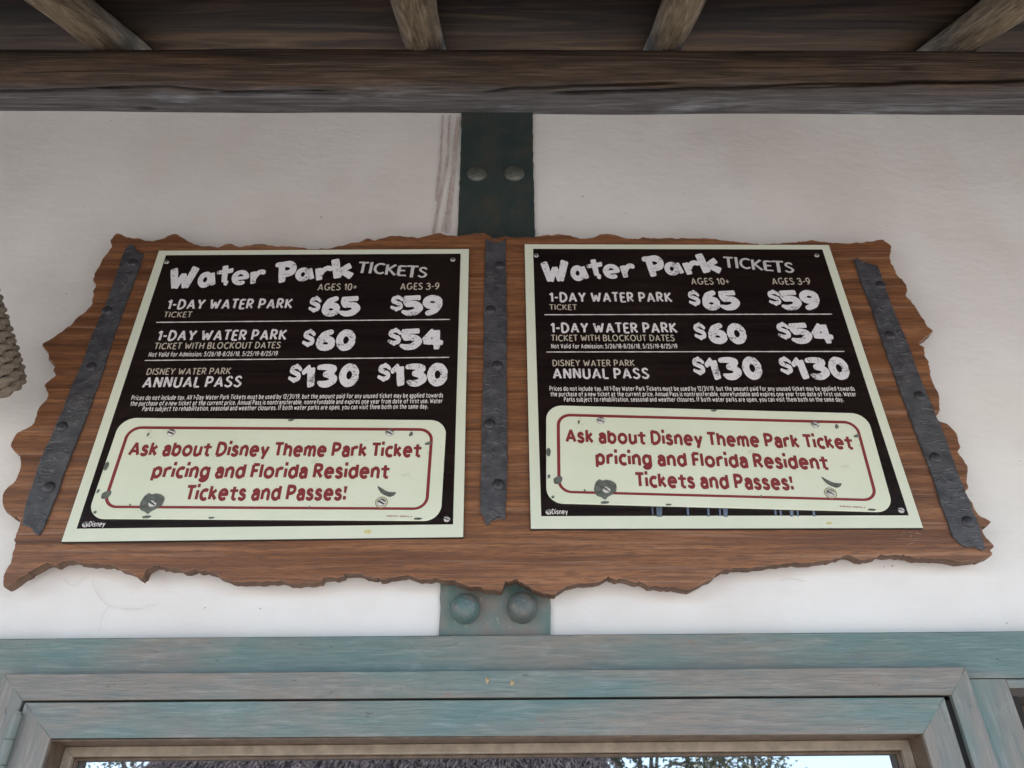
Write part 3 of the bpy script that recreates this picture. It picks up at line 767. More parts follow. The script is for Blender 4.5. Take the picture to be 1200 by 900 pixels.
# ------------------------------------------------------------------ ragged board with iron straps
BF, BB = -.039, -.019
OUT = [(138,272.5),(148,277),(165,280),(180,282),(190,279.5),(197,275.5),(205,274),(214,278),(222,284),(235,287.5),(248,288),(256,289.5),(264,285.5),(272,285.5),(281,289),(290,287.5),(298,286),(310,286.5),(330,288),(350,289.5),(372,291),(388,290),(400,287.5),(412,285),(425,281),(431,279.5),(440,281.5),(452,277.5),(463,275.7),(478,277),(490,278),(503,275),(515,273.3),(526,275),(536.7,276),(550,274),(563,272.3),(571.7,275),(580,279),(591.7,277),(610,278.5),(626.7,276.7),(642,275),(658,274),(668,276.5),(680,279.3),(693,278.5),(702,275.5),(710,274),(720,275.3),(736.7,279.3),(760,278.3),(780,279.5),(800,278.5),(833,279.3),(850,282),(867,283.3),(885,285.5),(900,286),(915,285),(933,283.3),(950,281.7),(967,283.3),(987,285),(1013,283.3),(1026,281.5),(1034,280.5),(1043,287),(1044.4,295),(1042.4,302),(1047,312),(1051,322),(1058,327),(1063,336),(1062,346),(1070,356),(1080,370),(1088,382),(1093,388),(1088,394),(1078,401),(1084,408),(1083,414),(1088,422),(1090,436),(1093,447),(1098.7,458.7),(1102,469),(1098.7,475),(1102.7,480),(1101,484.5),(1096,488),(1098,492),(1110.7,497),(1121,508),(1125.3,522.7),(1122.7,530.7),(1130.7,538.7),(1134.7,552),(1132.5,562.7),(1134.7,570.7),(1131,577),(1140,589),(1146.7,602.7),(1158.7,609.3),(1160.8,614),(1157,616.5),(1149,617),(1156,629),(1164,638.7),(1161,643),(1163.5,650),(1155,654),(1140,657.5),(1125,658),(1110,655),(1090,653.5),(1075,654),(1062,650.5),(1053,648.5),(1040,649),(1023,653),(1015,657),(1010,655.5),(1000,651),(987,652),(967,657),(955,659.5),(943,660),(927,660),(907,661),(887,664),(867,665.5),(850,666),(845,669),(837,675),(820,685),(807,691),(800,690),(777,688),(753,684),(733,679),(722,678),(713,676),(706,679),(690,683),(672,685),(660,688),(654,694),(647,697),(638,694),(620,687),(612,682),(603,679),(593,681),(590,689),(587,691.5),(572,690),(560,688),(533,681.5),(510,678),(493,678),(481,675),(470,673.5),(460,677),(450,679.5),(440,676),(430,674.5),(415,671),(404,672),(400,676),(380,676),(377,681.5),(362,683),(350,683.5),(335,681),(317,680),(303,681.5),(290,682.5),(278,681.5),(267,679.5),(252,672),(240,668),(220,668),(200,665.5),(193,662.5),(187,661.5),(178,664),(173,667),(168,674),(163,678),(156,673),(143,667),(134,663),(127,661),(115,661.5),(100,660.5),(90,657),(80,656),(72,660),(63,662),(57,659),(50,660),(37,667),(17,681.7),(6,686.7),(3,685),(5,673),(13,653),(17,633),(23,615),(22,608),(7,600),(2,587),(5,575),(17,563),(22,550),(23,537),(16,528),(13,522),(18,508),(34,500),(40,494),(42,484),(48,475.5),(55.5,463),(53,455.5),(54,449),(64,441),(63,433),(63,424),(56,421),(56,413),(49,406),(50,402),(64,394),(82,381),(91,371),(105.5,359),(109,344),(112,333),(108,327),(113,317),(120,304),(127,293),(132,287),(129,282),(133,276)]
def smooth_loop(P, n=3, tn=.5):
    out = []; N = len(P)
    for i in range(N):
        p0, p1, p2, p3 = (np.array(P[(i+k-1) % N]) for k in range(4))
        for t in np.linspace(0, 1, n, endpoint=False):
            out.append(tuple(.5*((2*p1)+(p2-p0)*t+(2*p0-5*p1+4*p2-p3)*t*t*.9+(3*p1-p0-3*p2+p3)*t**3*.9) if False else p1+(p2-p0)*.5*(t-2*t*t+t**3)*tn*1.6+(p2-p1)*(3*t*t-2*t**3)+(p3-p1)*.5*(t**3-t*t)*tn*1.6))
    return out
bp = smooth_loop(wpts(OUT, BF), 3)
bp = dens(bp+[bp[0]], .004, .0003, random.Random(5))[:-1]
bp = [(x+.0032*mnoise.noise(Vector((x*75, z*75, 0)))+.0018*mnoise.noise(Vector((x*220, z*220, 0))), z+.0036*mnoise.noise(Vector((x*75, z*75, 9)))+.0018*mnoise.noise(Vector((x*220, z*220, 9)))) for x, z in bp]
board = empty('sign_board', (0, 0, 2.4))
tag(board, 'wide ragged edged brown wooden board with three iron straps, carrying both price signs', 'board')
def P0(o): return o
vs, fs = slab(bp, BF, BB, .0012)
mi = []
for f in fs:
    ys_ = {round(vs[i][1], 5) for i in f}
    mi.append(1 if (len(ys_) > 1 and min(ys_) > BF+.0005) else 0)
bo = obj('board', (vs, fs, mi), [MB, MBE], board); bo.matrix_parent_inverse = Matrix.Translation((0, 0, -2.4))
def kid(o, par):
    o.parent = par; o.matrix_parent_inverse = Matrix.Translation(-par.location) if par.rotation_euler.x == 0 and par.rotation_euler.y == 0 else o.matrix_parent_inverse
    return o
for x in (-.62, -.02, .64):     # spacer blocks that hold the board off the wall
    o = obj('spacer_block', box(x-.03, x+.03, BB, .0, 2.15, 2.5), MBE); kid(o, board)

def strap_mesh(P, seed, Yf=-.0432):
    """hammered flat iron bar: outline filled with a fine displaced grid"""
    vs, fs = slab(P, Yf, BF+.0002, .0009)
    bm = bmesh.new(); vv = [bm.verts.new(v) for v in vs]
    for f in fs:
        try: bm.faces.new([vv[i] for i in f])
        except ValueError: pass
    return bm
SL_ = [(147,291),(152,286),(158,290),(161,295),(168,297),(160,320),(150,347),(141,372),(133,393),(124,423),(115,450),(100,490),(89,518),(78,545),(67,577),(59,597),(53,613),(48,622),(45,627),(40,624),(37,619),(33,617),(26,615),(28,597),(33,580),(40,560),(47,537),(58,515),(66,495),(72,483),(83,453),(97,423),(107,393),(122,360),(133,330),(142,303)]
SM_ = [(569,279),(573,282),(579.7,284),(587,283),(592.7,279),(593,328),(594,386),(593.5,430),(594,480),(594.5,542),(592.8,592),(591.7,609),(587,606),(583,604.4),(578.4,608),(576,609),(572,615),(569,613),(566.8,604),(563,600),(563,573),(564.4,542),(565,480),(566.5,430),(567,370),(568,313)]
SR_ = [(1001,304),(1005,302),(1012,307),(1029,311),(1036,332),(1044,354),(1054,378),(1064,402),(1072,424),(1079,443),(1094.7,480),(1108,512),(1121,549),(1137,589),(1148,616),(1155,643),(1152,645),(1142.7,640),(1133,641),(1126,637),(1117,628),(1112,613),(1102.7,589),(1093,557),(1081,525),(1070.7,498.7),(1061,472),(1052,448),(1044,426),(1035,402),(1028,380),(1022,360),(1012,336),(1004,314)]
strap_lab = ['leftmost iron strap, slanting down the left end', 'middle iron strap between the two price signs', 'rightmost iron strap, slanting down the right end']
riv = [[(155,308),(125,364),(106.5,430),(72,500),(57,571)], [(586,311),(575,363),(583,428),(573.3,497),(584,568)], [(1032,334),(1043,393),(1078,464),(1096.5,536.5),(1134.7,611.5)]]
rs = random.Random(11)
for pp, lab, rv in zip((SL_, SM_, SR_), strap_lab, riv):
    P = dens(wpts(pp, -.0432)+[wpts(pp[:1], -.0432)[0]], .006, .0007, rs)[:-1]
    st = obj('iron_strap', strap_mesh(P, 1), MI); kid(st, board); st['label'] = lab
    # chisel marks: small raised burrs on the bar
    for q in range(26):
        i = rs.randrange(len(P)); zc = P[i][1]
        xsn = [p[0] for p in P if abs(p[1]-zc) < .012]
        if len(xsn) < 2: continue
        xc = rs.uniform(min(xsn)+.006, max(xsn)-.006); an = rs.uniform(-1.2, 1.2); ln = rs.uniform(.003, .009)
        vsb, fsb = [], []
        for t in np.linspace(-1, 1, 5):
            cxx = xc+t*ln*math.cos(an); czz = zc+t*ln*math.sin(an)+(1-t*t)*.0016*rs.choice((1, 1, .4)); hh = .0009*(1-t*t)+.00005
            vsb += [(cxx, -.0433, czz-.0011), (cxx, -.0432-hh, czz), (cxx, -.0433, czz+.0007)]
        for q2 in range(4):
            a_ = q2*3; fsb += [(a_, a_+3, a_+4, a_+1), (a_+1, a_+4, a_+5, a_+2)]
        b_ = obj('hammer_burr', (vsb, fsb), MI, st); b_.matrix_parent_inverse = Matrix.Identity(4)
    for (x, y) in rv:
        c = at(x, y, -.0434)
        r_ = obj('rivet', dome(.0098, .0046, 20, 7), MR, st, (c.x, -.0434, c.z)); smooth(r_); r_.matrix_parent_inverse = Matrix.Identity(4)

for q in range(16):
    x, y = (rnd.uniform(1052, 1084), rnd.uniform(623, 641)) if q < 15 else rnd.choice(((983, 307), (985, 325), (613, 600), (614, 597), (556, 600), (988, 318)))
    c = at(x, y, BF); an = rnd.uniform(-.5, .5); ln_ = rnd.uniform(.001, .0045)
    P = [(c.x-ln_*math.cos(an), c.z-ln_*math.sin(an)), (c.x, c.z+.0006), (c.x+ln_*math.cos(an), c.z+ln_*math.sin(an))]
    kid(obj('scratch', ribbon(P, [.0002, .0006, .0002], BF-.0003), m_simple('pale_scratch', (.32, .23, .17), .8) if q == 0 else bpy.data.materials['pale_scratch']), board)
# ------------------------------------------------------------------ price signs
SIDE = .608
def rrect(x0, z0, x1, z1, r, n=8):
    out = []
    for cx, cz, a0 in ((x1-r, z1-r, 0), (x0+r, z1-r, 90), (x0+r, z0+r, 180), (x1-r, z0+r, 270)):
        out += arc(cx, cz, r, r, a0, a0+90, n)
    return out
def ring(Po, Pi, y):
    n = len(Po); vs = [(x, y, z) for x, z in Po]+[(x, y, z) for x, z in Pi]
    return vs, [(i, (i+1) % n, n+(i+1) % n, n+i) for i in range(n)]
def screw_mesh(r, slot=0.5):
    """pan head screw with a slot, base at Y=0 facing -Y"""
    bm = bmesh.new(); vs, fs = dome(r, r*.5, 20, 7)
    vv = [bm.verts.new(v) for v in vs]
    for f in fs: bm.faces.new([vv[i] for i in f])
    bmesh.ops.bisect_plane(bm, geom=bm.verts[:]+bm.edges[:]+bm.faces[:], plane_co=(0, 0, r*.13), plane_no=(0, 0, 1))
    bmesh.ops.bisect_plane(bm, geom=bm.verts[:]+bm.edges[:]+bm.faces[:], plane_co=(0, 0, -r*.13), plane_no=(0, 0, 1))
    for v in bm.verts:
        if abs(v.co.z) < r*.14 and abs(v.co.x) < r*.86 and v.co.y < -r*.1: v.co.y += r*.22
    for f in bm.faces:
        c = f.calc_center_median()
        if abs(c.z) < r*.12 and abs(c.x) < r*.86: f.material_index = 1
        f.smooth = True
    return bm
scm = bpy.data.meshes.new('screw'); b_ = screw_mesh(.0052); b_.to_mesh(scm); b_.free(); scm.materials.append(MS); scm.materials.append(MSLOT)
scm2 = bpy.data.meshes.new('plate_screw'); b_ = screw_mesh(.0068); b_.to_mesh(scm2); b_.free(); scm2.materials.append(MS); scm2.materials.append(MSLOT)
YS = -.045
# local frame of the right hand sign, used to read positions off it
Q = [at(612,289,YS), at(970,290,YS), at(1085,619,YS), at(619,620,YS)]
oR = (Q[3]+Q[2])/2; oRz = (Q[2].z+Q[3].z)/2; angR = math.atan2((Q[2]-Q[3]).z, (Q[2]-Q[3]).x)
QL = [at(187,297,YS), at(551,292,YS), at(543,628,YS), at(71,637,YS)]
oL = (QL[3]+QL[2])/2; angL = .5*math.atan2((QL[2]-QL[3]).z, (QL[2]-QL[3]).x)
def loc(px, py, o=None, an=None, Y=YS):
    o = oR if o is None else o; an = angR if an is None else an
    p = at(px, py, Y)-Vector((o.x, Y, o.z))
    return (p.x*math.cos(-an)-p.z*math.sin(-an), p.x*math.sin(-an)+p.z*math.cos(-an))
def hw(px0, px1, py, h): pass
TH = {}
def sign_texts():
    y = -.0005
    def bx(l, r, t, b, an=0): # pixel box on the right sign -> local box
        m = (t+b)/2; mx = (l+r)/2
        return (loc(l, m)[0], loc(mx, b)[1], loc(r, m)[0], loc(mx, t)[1], an)
    T = Txt()
    for ch, l, r, t, b in (('W',634.5,667,305,330.5),('a',668.5,689.5,311,329.5),('t',688,706.5,304,327.5),('e',706.5,726.5,309.5,327),('r',727,744.5,309,325.5),
                           ('P',753.5,778.5,299.5,324.5),('a',778.5,800.5,307,323),('r',800.5,821,305.5,322),('k',817,843.5,297,321)):
        if ch == 'P': T.cut()
        T.boxed(ch, bx(l, r, t, b, R(3.0)), y)
    TH['heading_lettering'] = (T, MW)
    T = Txt()
    for ch, l, r, t, b in (('T',848,859.5,301,314),('I',861.3,864.7,301.5,314.5),('C',866.5,879.5,302.5,315.5),('K',880.5,893.5,304,317),('E',894.5,905.5,305.5,318),('T',905.5,918.5,305.7,319.5),('S',919.3,930,307.5,320)):
        T.boxed(ch, bx(l, r, t, b, R(-4)), y, 'hand', .088)
    TH['tickets_lettering'] = (T, m_print('grey_print', (.50, .50, .51), .66))
    def ln(T, s, xl_, xr_, b, t, **kw):
        a, c = loc(xl_, b), loc(xr_, b); h = loc(xl_, t)[1]-a[1]
        T.line(s, a[0], a[1], c[0], c[1], h, y, **kw)
    T = Txt(); ln(T, 'AGES 10+', 810.3, 855, 333.3, 326.3, jit=.02); ln(T, 'AGES 3-9', 905.3, 950.3, 333.3, 326.3, jit=.02)
    ln(T, 'TICKET', 644, 676, 363.1, 357.2, jit=.02, r=.08); ln(T, 'TICKET WITH BLOCKOUT DATES', 646, 791, 399.6, 392.9, r=.085, jit=.02); ln(T, 'DISNEY WATER PARK', 647.5, 744, 429, 422.2, r=.08, jit=.02)
    TH['category_lettering'] = (T, MC)
    T = Txt(); ln(T, '1-DAY WATER PARK', 644, 788, 353.5, 343.4, r=.105, jit=.03); ln(T, '1-DAY WATER PARK', 645.5, 794, 389.6, 379, r=.105, jit=.03)
    ln(T, 'ANNUAL PASS', 648, 761.3, 443.4, 432.3, r=.10, jit=.03)
    TH['ticket_name_lettering'] = (T, m_print('rough_white_print', (.64, .63, .65), .61))
    T = Txt()
    for row in ((('$',806.5,820,340,359),('6',822.5,843.2,340.5,364),('5',842.5,866.5,340.5,364)), (('$',900,914.5,339.5,358.5),('5',914,938.5,340,364),('9',937.5,960.5,340,363.8)),
                (('$',813,827,378,398.7),('6',829.5,851.3,378.8,403.5),('0',852,874.3,378.8,403.7)), (('$',910.6,925.8,377.5,398),('5',925.5,951,378.3,403.3),('4',951,975.2,379,402.8)),
                (('$',811.5,825.7,418,439.8),('1',826.5,843,419.2,445.4),('3',843.5,868.3,418.6,445.7),('0',869.8,892.5,418,445.4)), (('$',913.2,928,417.8,439.3),('1',928.5,945.5,418.8,444.8),('3',945.5,971,418.8,445.5),('0',971,994.5,418.2,445.4))):
        T.cut()
        for ch, l, r, t, b in row: T.boxed(ch, bx(l, r, t, b), y)
    TH['price_lettering'] = (T, MW)
    T = Txt()
    kw = dict(r=.095, font='fine', gap=.15)
    ln(T, 'Not Valid for Admission: 5/26/18-8/26/18, 5/25/19-8/25/19', 646, 794, 408.2, 403.4, **kw)
    ln(T, 'Prices do not include tax. All 1-Day Water Park Tickets must be used by 12/31/19, but the amount paid for any unused ticket may be applied towards', 644, 1001.8, 457.9, 453.0, **kw)
    ln(T, 'the purchase of a new ticket at the current price. Annual Pass is nontransferable, nonrefundable and expires one year from date of first use. Water', 645, 1003.5, 464.3, 459.4, **kw)
    ln(T, 'Parks subject to rehabilitation, seasonal and weather closures. If both water parks are open, you can visit them both on the same day.', 661, 989, 470.6, 465.6, **kw)
    ln(T, '@Disney', 641, 665.5, 602.4, 597.0, r=.09, font='fine', gap=.1)
    TH['small_print'] = (T, MW2)
    T = Txt()
    for l, r, yy in ((638, 975, 369), (640.3, 989.5, 412.7)):
        T.cut(); a, c = loc(l, yy), loc(r, yy-.7); n = 90; rs_ = random.Random(int(l)); o = len(T.v)
        for i in range(n+1):
            u = a[0]+(c[0]-a[0])*i/n; v = a[1]+(c[1]-a[1])*i/n; hh = .00115*rs_.uniform(.75, 1.15)
            T.v += [(u, y, v-hh), (u, y, v+hh)]
            if i: T.f.append((o+2*i-2, o+2*i, o+2*i+1, o+2*i-1))
    TH['divider_lines'] = (T, MW2)
sign_texts()
panel_me = None
signs = []
for which, (o_, an, lab) in enumerate(((oR, angR, 'black price sign with pale green border, right of the middle iron strap'), (oL, angL, 'black price sign with pale green border, left of the middle iron strap'))):
    s = empty('price_sign', (o_.x, YS, o_.z), (0, -an, 0)); tag(s, lab, 'price sign', 'price signs screwed to the wooden board')
    if not signs:
        h = SIDE/2
        body = slab([(-h, 0), (h, 0), (h, SIDE), (-h, SIDE)], 0, .0058, .0006)
        m_ = [1 if len({round(body[0][i][1], 5) for i in f}) > 1 or body[0][f[0]][1] > .003 else 0 for f in body[1]]
        obj('border_panel', (body[0], body[1], m_), [MBO, MPV], s)
        i1, i2 = .0165, .0165
        f_ = slab([(-h+.017, .0215), (h-.0165, .0215), (h-.0165, SIDE-.013), (-h+.017, SIDE-.013)], -.0003, .001, .00005)
        obj('printed_face', f_, MF, s)
        for nm, (T, mt) in TH.items():
            for part_ in T.parts(): obj(nm, part_, mt, s)
        scr = [loc(628.5,299.5), loc(957,299.3), loc(1055.8,598), loc(643,600)]
        for x, z in scr:
            q = obj('screw', scm, None, s, (x, -.0004, z)); q.rotation_euler = (0, rnd.uniform(0, 3), 0)
    else:
        for ch in signs[0].children:
            c = ch.copy(); C.objects.link(c); c.parent = s
            if 'lettering' in ch.name or 'divider' in ch.name: c.location.x += .005
    signs.append(s)
k = NT('sky_streak_gloss'); k.col((.016, .010, .011)); k.rough(.12); k.set(Specular_IOR_Level=.8, Coat_Weight=.6, Coat_Roughness=.08); MSTREAK = k.m  # added glossy wedges, tilted to mirror the sky as pale streaks
for (xc, y0, y1, wp) in ((765,591.5,607.5,2.5), (773,592,608,8), (806.5,593.5,608,3), (830.5,594,608,3), (844,594.5,607.5,2.5), (850.5,594.5,607.5,6), (909,596.5,607,2.5), (915,596.5,607,2.5), (928,597,607,4.5), (935,597.5,607,2), (954,598,607,3)):
    a = loc(xc-wp/2-1, y0); b = loc(xc+wp/2-1, y0); y1 = min(y1, 605.6)-rnd.uniform(0, 2.2); c_ = loc(xc+wp*.32, y1); d = loc(xc-wp*.38, y1); e1_ = .0004; ht_ = .0004+(a[1]-d[1])*.10
    vs = [(a[0], -ht_, a[1]), (b[0], -ht_, b[1]), (c_[0], -e1_, c_[1]), (d[0], -e1_, d[1]), (a[0]-.0004, -.0001, a[1]), (b[0]+.0004, -.0001, b[1]), (c_[0]+.0004, -.0001, c_[1]-.0005), (d[0]-.0004, -.0001, d[1]-.0005)]
    obj('sky_streak_wedge', (vs, [(0,3,2,1), (0,4,7,3), (1,2,6,5), (3,7,6,2)]), MSTREAK, signs[0])

MSP = m_simple('ochre_spot', (.55, .50, .22), .6, 0, 200, .3)
def spot(px, py, o_, an, par, rx, rz):
    u, v = loc(px, py, o_, an)
    P = [(u+rx*rnd.uniform(.7, 1.1)*math.cos(a), v+rz*rnd.uniform(.6, 1.1)*math.sin(a)) for a in np.linspace(0, 5.6, 9)]
    obj('paint_spot', ([(x, -.0004, z) for x, z in P], [tuple(range(9))]), MSP, par)
spot(431, 623, oL, angL, signs[1], .0075, .0032); spot(972, 613, oR, angR, signs[0], .006, .0022)
# enamel notice plates, screwed over the lower part of each sign
def notice(which, tl, tr, br, bl, txt, screws, lab):
    """corner pixels of the straight-edge intersections"""
    Yp = YS-.0035
    A, B, Cc, D = [at(*p, Yp) for p in (tl, tr, br, bl)]
    o_ = (A+B+Cc+D)/4; an = math.atan2((B-A+Cc-D).z, (B-A+Cc-D).x); wd = ((B-A).length+(Cc-D).length)/2; ht = ((A-D).length+(B-Cc).length)/2
    return o_, an, wd, ht
nR = notice(0, (637.5,475.3), (1016.5,484), (1049,601), (641.5,589), None, None, '')
nL = notice(1, (143.5,490.3), (524.5,492), (513.5,610.8), (101,607.2), None, None, '')
WP, HP = (nR[2]+nL[2])/2, (nR[3]+nL[3])/2
print('plate', nR, nL)
def lp(px, py, q=nR):
    Yp = YS-.0035; p = at(px, py, Yp)-Vector((q[0].x, Yp, q[0].z)); a = -q[1]
    return (p.x*math.cos(a)-p.z*math.sin(a), p.x*math.sin(a)+p.z*math.cos(a))
def blob(P, y):
    P = smooth_loop(P, 3); return [(x, y, z) for x, z in P], [tuple(range(len(P)))[::(1 if area2(P) > 0 else -1)]]
plates = []
for q, lab in ((nR, 'pale green enamel notice plate with dark red lettering, on the right hand price sign'), (nL, 'pale green enamel notice plate with dark red lettering, on the left hand price sign')):
    s = empty('notice_plate', (q[0].x, YS-.0035, q[0].z), (0, -q[1], 0)); tag(s, lab, 'notice plate', 'notice plates screwed onto the price signs')
    if not plates:
        a, b = WP/2, HP/2
        bd = slab(rrect(-a, -b, a, b, .027, 10), -.0008, .0016, .0006)
        obj('plate', bd, MPLA, s)
        ml, mr, mtp, mb = .0175, .0205, .0165, .0175
        Po, Pi = rrect(-a+ml, -b+mb, a-mr, b-mtp, .023, 10), rrect(-a+ml+.0052, -b+mb+.0044, a-mr-.0050, b-mtp-.0054, .018, 10)
        obj('border_stripe', ring(Po, Pi, -.0010), MRED, s)
        T = Txt()
        def ln(s_, pa, pb, ht, **kw): T.line(s_, pa[0], pa[1], pb[0], pb[1], ht, -.0011, **kw)
        kw = dict(font='kabel', gap=.10)
        hc = lp(667,504.3)[1]-lp(667,518.0)[1]
        ln('Ask about Disney Theme Park Ticket', lp(662.8,517.7), lp(1000.4,525.8), hc*1.0, r=.142, **kw)
        ln('pricing and Florida Resident', lp(698,543.6), lp(971.6,549.5), hc*1.0, r=.142, **kw)
        ln('Tickets and Passes!', lp(745.5,570), lp(930.6,573.5), hc*1.0, r=.142, **kw)
        for part_ in T.parts(): obj('notice_lettering', part_, MRED, s)
        T = Txt()
        T.line('AISN DLT. IMNTAL A', *lp(984,594.4), *lp(1014,595.8), .0022, -.0011, r=.14, font='fine')
        obj('tiny_print', T.parts()[0], m_simple('faded_red_ink', (.33, .13, .12), .6), s)
        sc = [(703.8,493.6), (955,498.3), (973,578.2), (710.3,573.8)]
        # bare grey metal where the enamel has chipped
        chips = [[(698,566),(702,562),(706,563.5),(710,562.5),(717,564),(722,568),(722,576),(717,580),(712,583),(709,586),(704,583),(699,581),(696,574)],
                 [(651.5,559.5),(656,558),(659,560),(658,565),(654,567.5),(649.5,567),(648.5,562)],
                 [(962,559),(966,561),(970,563),(974,565),(978,566.2),(982,566.6),(986,567),(984.5,570.5),(980,572),(974,570),(969,567.5),(965,563.5)],
                 [(1000,511),(1005,509),(1008,510.5),(1005,513),(1001,513)],
                 [(704,588.5),(709,587.5),(714,588.2),(712,590.5),(705,590.8)],
                 [(980,480.7+16.4),(983,501),(979.5,503),(978,500)], [(677,494),(679.3,493),(679,496.5),(677.4,497)], [(640.2,528),(643,525),(645.5,529),(644,535),(640.8,534)],
                 [(641.8,557),(644.5,556.5),(644.6,560),(642,561)], [(646,582),(649,581),(649.5,583.5),(647,584.5)], [(891,580.5),(892.5,580.6),(892.4,583),(890.8,583)], [(684,574),(686,574),(686,576),(684.4,576)],
                 [(833,480.8),(840,480.6),(838,482.6),(834,482.6)], [(1018,596.3),(1026,597),(1024,599),(1017,598.4)], [(780,590.8),(787,590.9),(785,592.9),(781,592.7)]]
        for cp in chips: obj('enamel_chip', blob([lp(*p) for p in cp], -.00085-.0001*(len(cp) > 9)-.0003), MCHIP, s)
        for i, (x, y) in enumerate(sc):
            u, v = lp(x, y)
            if i == 2:
                obj('rust_ring', ring([(u+.0098*math.cos(t), v+.0098*math.sin(t)) for t in np.linspace(0, 6.283, 24, endpoint=False)], [(u+.0085*math.cos(t), v+.0085*math.sin(t)) for t in np.linspace(0, 6.283, 24, endpoint=False)], -.0012), MRUST, s)
            w_ = obj('screw', scm2, None, s, (u, -.0012, v)); w_.rotation_euler = (0, .35+.1*i, 0)
    else:
        for ch in plates[0].children:
            c = ch.copy(); C.objects.link(c); c.parent = s
    plates.append(s)

# ------------------------------------------------------------------ window, lintel and frames
def quad_slab(pts, yf, yb, ch=.0015): return slab(pts, yf, yb, ch)
YA = -.018
surround = empty('window_surround', (0, 0, 0)); tag(surround, 'wide flat teal painted boards framing the windows under the white wall', 'window frame')
zt = [at(-10, 748.2, YA), at(1210, 739, YA)]
sl_ = (zt[1].z-zt[0].z)/(zt[1].x-zt[0].x)
def topz(x): return zt[0].z+sl_*(x-zt[0].x)
# casing (B) geometry
YBc = -.030
bTL, bTR = at(5, 790, YBc), at(1131.5, 781.5, YBc)
cTL, cTR = at(26, 820.5, YBc), at(1115.5, 813.8, YBc)      # inner edge of casing
sTL, sTR = at(29, 823.3, -.029), at(1106.5, 817.2, -.029)     # sash outer
gTL, gTR = at(59, 865, -.029), at(1082, 859.5, -.029)       # sash inner edge
ZBOT = 1.0
lint_b = min(bTL.z, bTR.z)
X2L = at(1183, 806, YA); X2R = X2L.x+.75
def kidp(o, p): o.parent = p; return o
wx0, wx1 = bTL.x, bTR.x
obj('lintel_board', slab([(-3.2, (bTL.z+bTR.z)/2-.012), (X2L.x+3, (bTL.z+bTR.z)/2-.012), (X2L.x+3, topz(3)), (-3.2, topz(-3.2))], YA, .0, .0015), PX, surround)
zl = (bTL.z+bTR.z)/2-.0135
obj('side_board', slab([(wx0-.16, ZBOT), (wx0+.012, ZBOT), (wx0+.012, zl), (wx0-.16, zl)], YA+.0005, .0), PZ, surround)
obj('side_board', slab([(wx1-.012, ZBOT), (X2L.x, ZBOT), (X2L.x, zl), (wx1-.012, zl)], YA+.0005, .0), PZ, surround)
obj('side_board', slab([(X2R, ZBOT), (X2R+.15, ZBOT), (X2R+.15, zl), (X2R, zl)], YA+.0005, .0), PZ, surround)
obj('lintel_board', slab([(X2L.x, X2L.z), (X2R, X2L.z), (X2R, zl), (X2L.x, zl)], YA+.0005, .0), PX, surround)
obj('sill_board', box(wx0-.2, X2R+.2, -.06, .02, ZBOT-.05, ZBOT-.001, .003), PX, surround)
# two big brads in the casing, a nail in the lintel
win = empty('casement_window', (0, 0, 0)); tag(win, 'large teal framed casement window below the board, its glass mirroring trees and sky', 'window')
def member(name, pts, yf, yb, mat, par=win): return obj(name, slab(pts, yf, yb, .0007), mat, par)
e = .0001
member('top_casing', [(bTL.x, bTL.z), (cTL.x, cTL.z), (cTR.x, cTR.z), (bTR.x, bTR.z)], YBc, -.002, PX2)
member('side_casing', [(bTL.x, bTL.z-e), (cTL.x, cTL.z-e), (cTL.x, ZBOT), (bTL.x, ZBOT)], YBc, -.002, PZ2)
member('side_casing', [(bTR.x, bTR.z-e), (cTR.x, cTR.z-e), (cTR.x, ZBOT), (bTR.x, ZBOT)], YBc, -.002, PZ2)
# rebate coloured near black for the shade in the gap
obj('rebate', box(cTL.x-.02, cTR.x+.02, .002, .01, cTL.z-.03, cTL.z+.03), MGAP, win)
for xx in (cTL.x, cTR.x): obj('rebate', box(xx-.012, xx+.012, .002, .01, ZBOT, cTL.z-.03), MGAP, win)
YSh = -.029
member('sash_top_rail', [(sTL.x, sTL.z), (gTL.x, gTL.z), (gTR.x, gTR.z), (sTR.x, sTR.z)], YSh, .016, PX3)
member('sash_stile', [(sTL.x, sTL.z-e), (gTL.x, gTL.z-e), (gTL.x, ZBOT+.06), (sTL.x, ZBOT+.003)], YSh, .016, PZ2)
member('sash_stile', [(sTR.x, sTR.z-e), (gTR.x, gTR.z-e), (gTR.x, ZBOT+.06), (sTR.x, ZBOT+.003)], YSh, .016, PZ)
member('sash_bottom_rail', [(sTL.x+.004, ZBOT+.003), (gTL.x+.001, ZBOT+.058), (gTR.x-.001, ZBOT+.058), (sTR.x-.004, ZBOT+.003)], YSh, .016, PX3)
# brown painted reveal lining and bead
def frame4(name, xa, xb, za, zb, t, yf, yb, mat):
    obj(name, slab([(xa, zb), (xa+t, zb-t), (xb-t, zb-t), (xb, zb)], yf, yb, .001), mat, win)
    obj(name, slab([(xa, za), (xa+t, za+t), (xb-t, za+t), (xb, za)], yf, yb, .001), mat, win)
    obj(name, slab([(xa, za+.0005), (xa+t, za+t), (xa+t, zb-t), (xa, zb-.0005)], yf, yb, .001), mat, win)
    obj(name, slab([(xb, za+.0005), (xb-t, za+t), (xb-t, zb-t), (xb, zb-.0005)], yf, yb, .001), mat, win)
gz = (gTL.z+gTR.z)/2
frame4('reveal_lining', gTL.x-.001, gTR.x+.001, ZBOT+.058, gz+.0006, .0025, YSh+.0025, .030, MBRN)
frame4('glazing_bead', gTL.x+.0016, gTR.x-.0016, ZBOT+.061, gz-.002, .0125, .012, .028, MBEAD)
frame4('glazing_bead', gTL.x+.0142, gTR.x-.0142, ZBOT+.074, gz-.0146, .0035, .021, .029, MBRN)
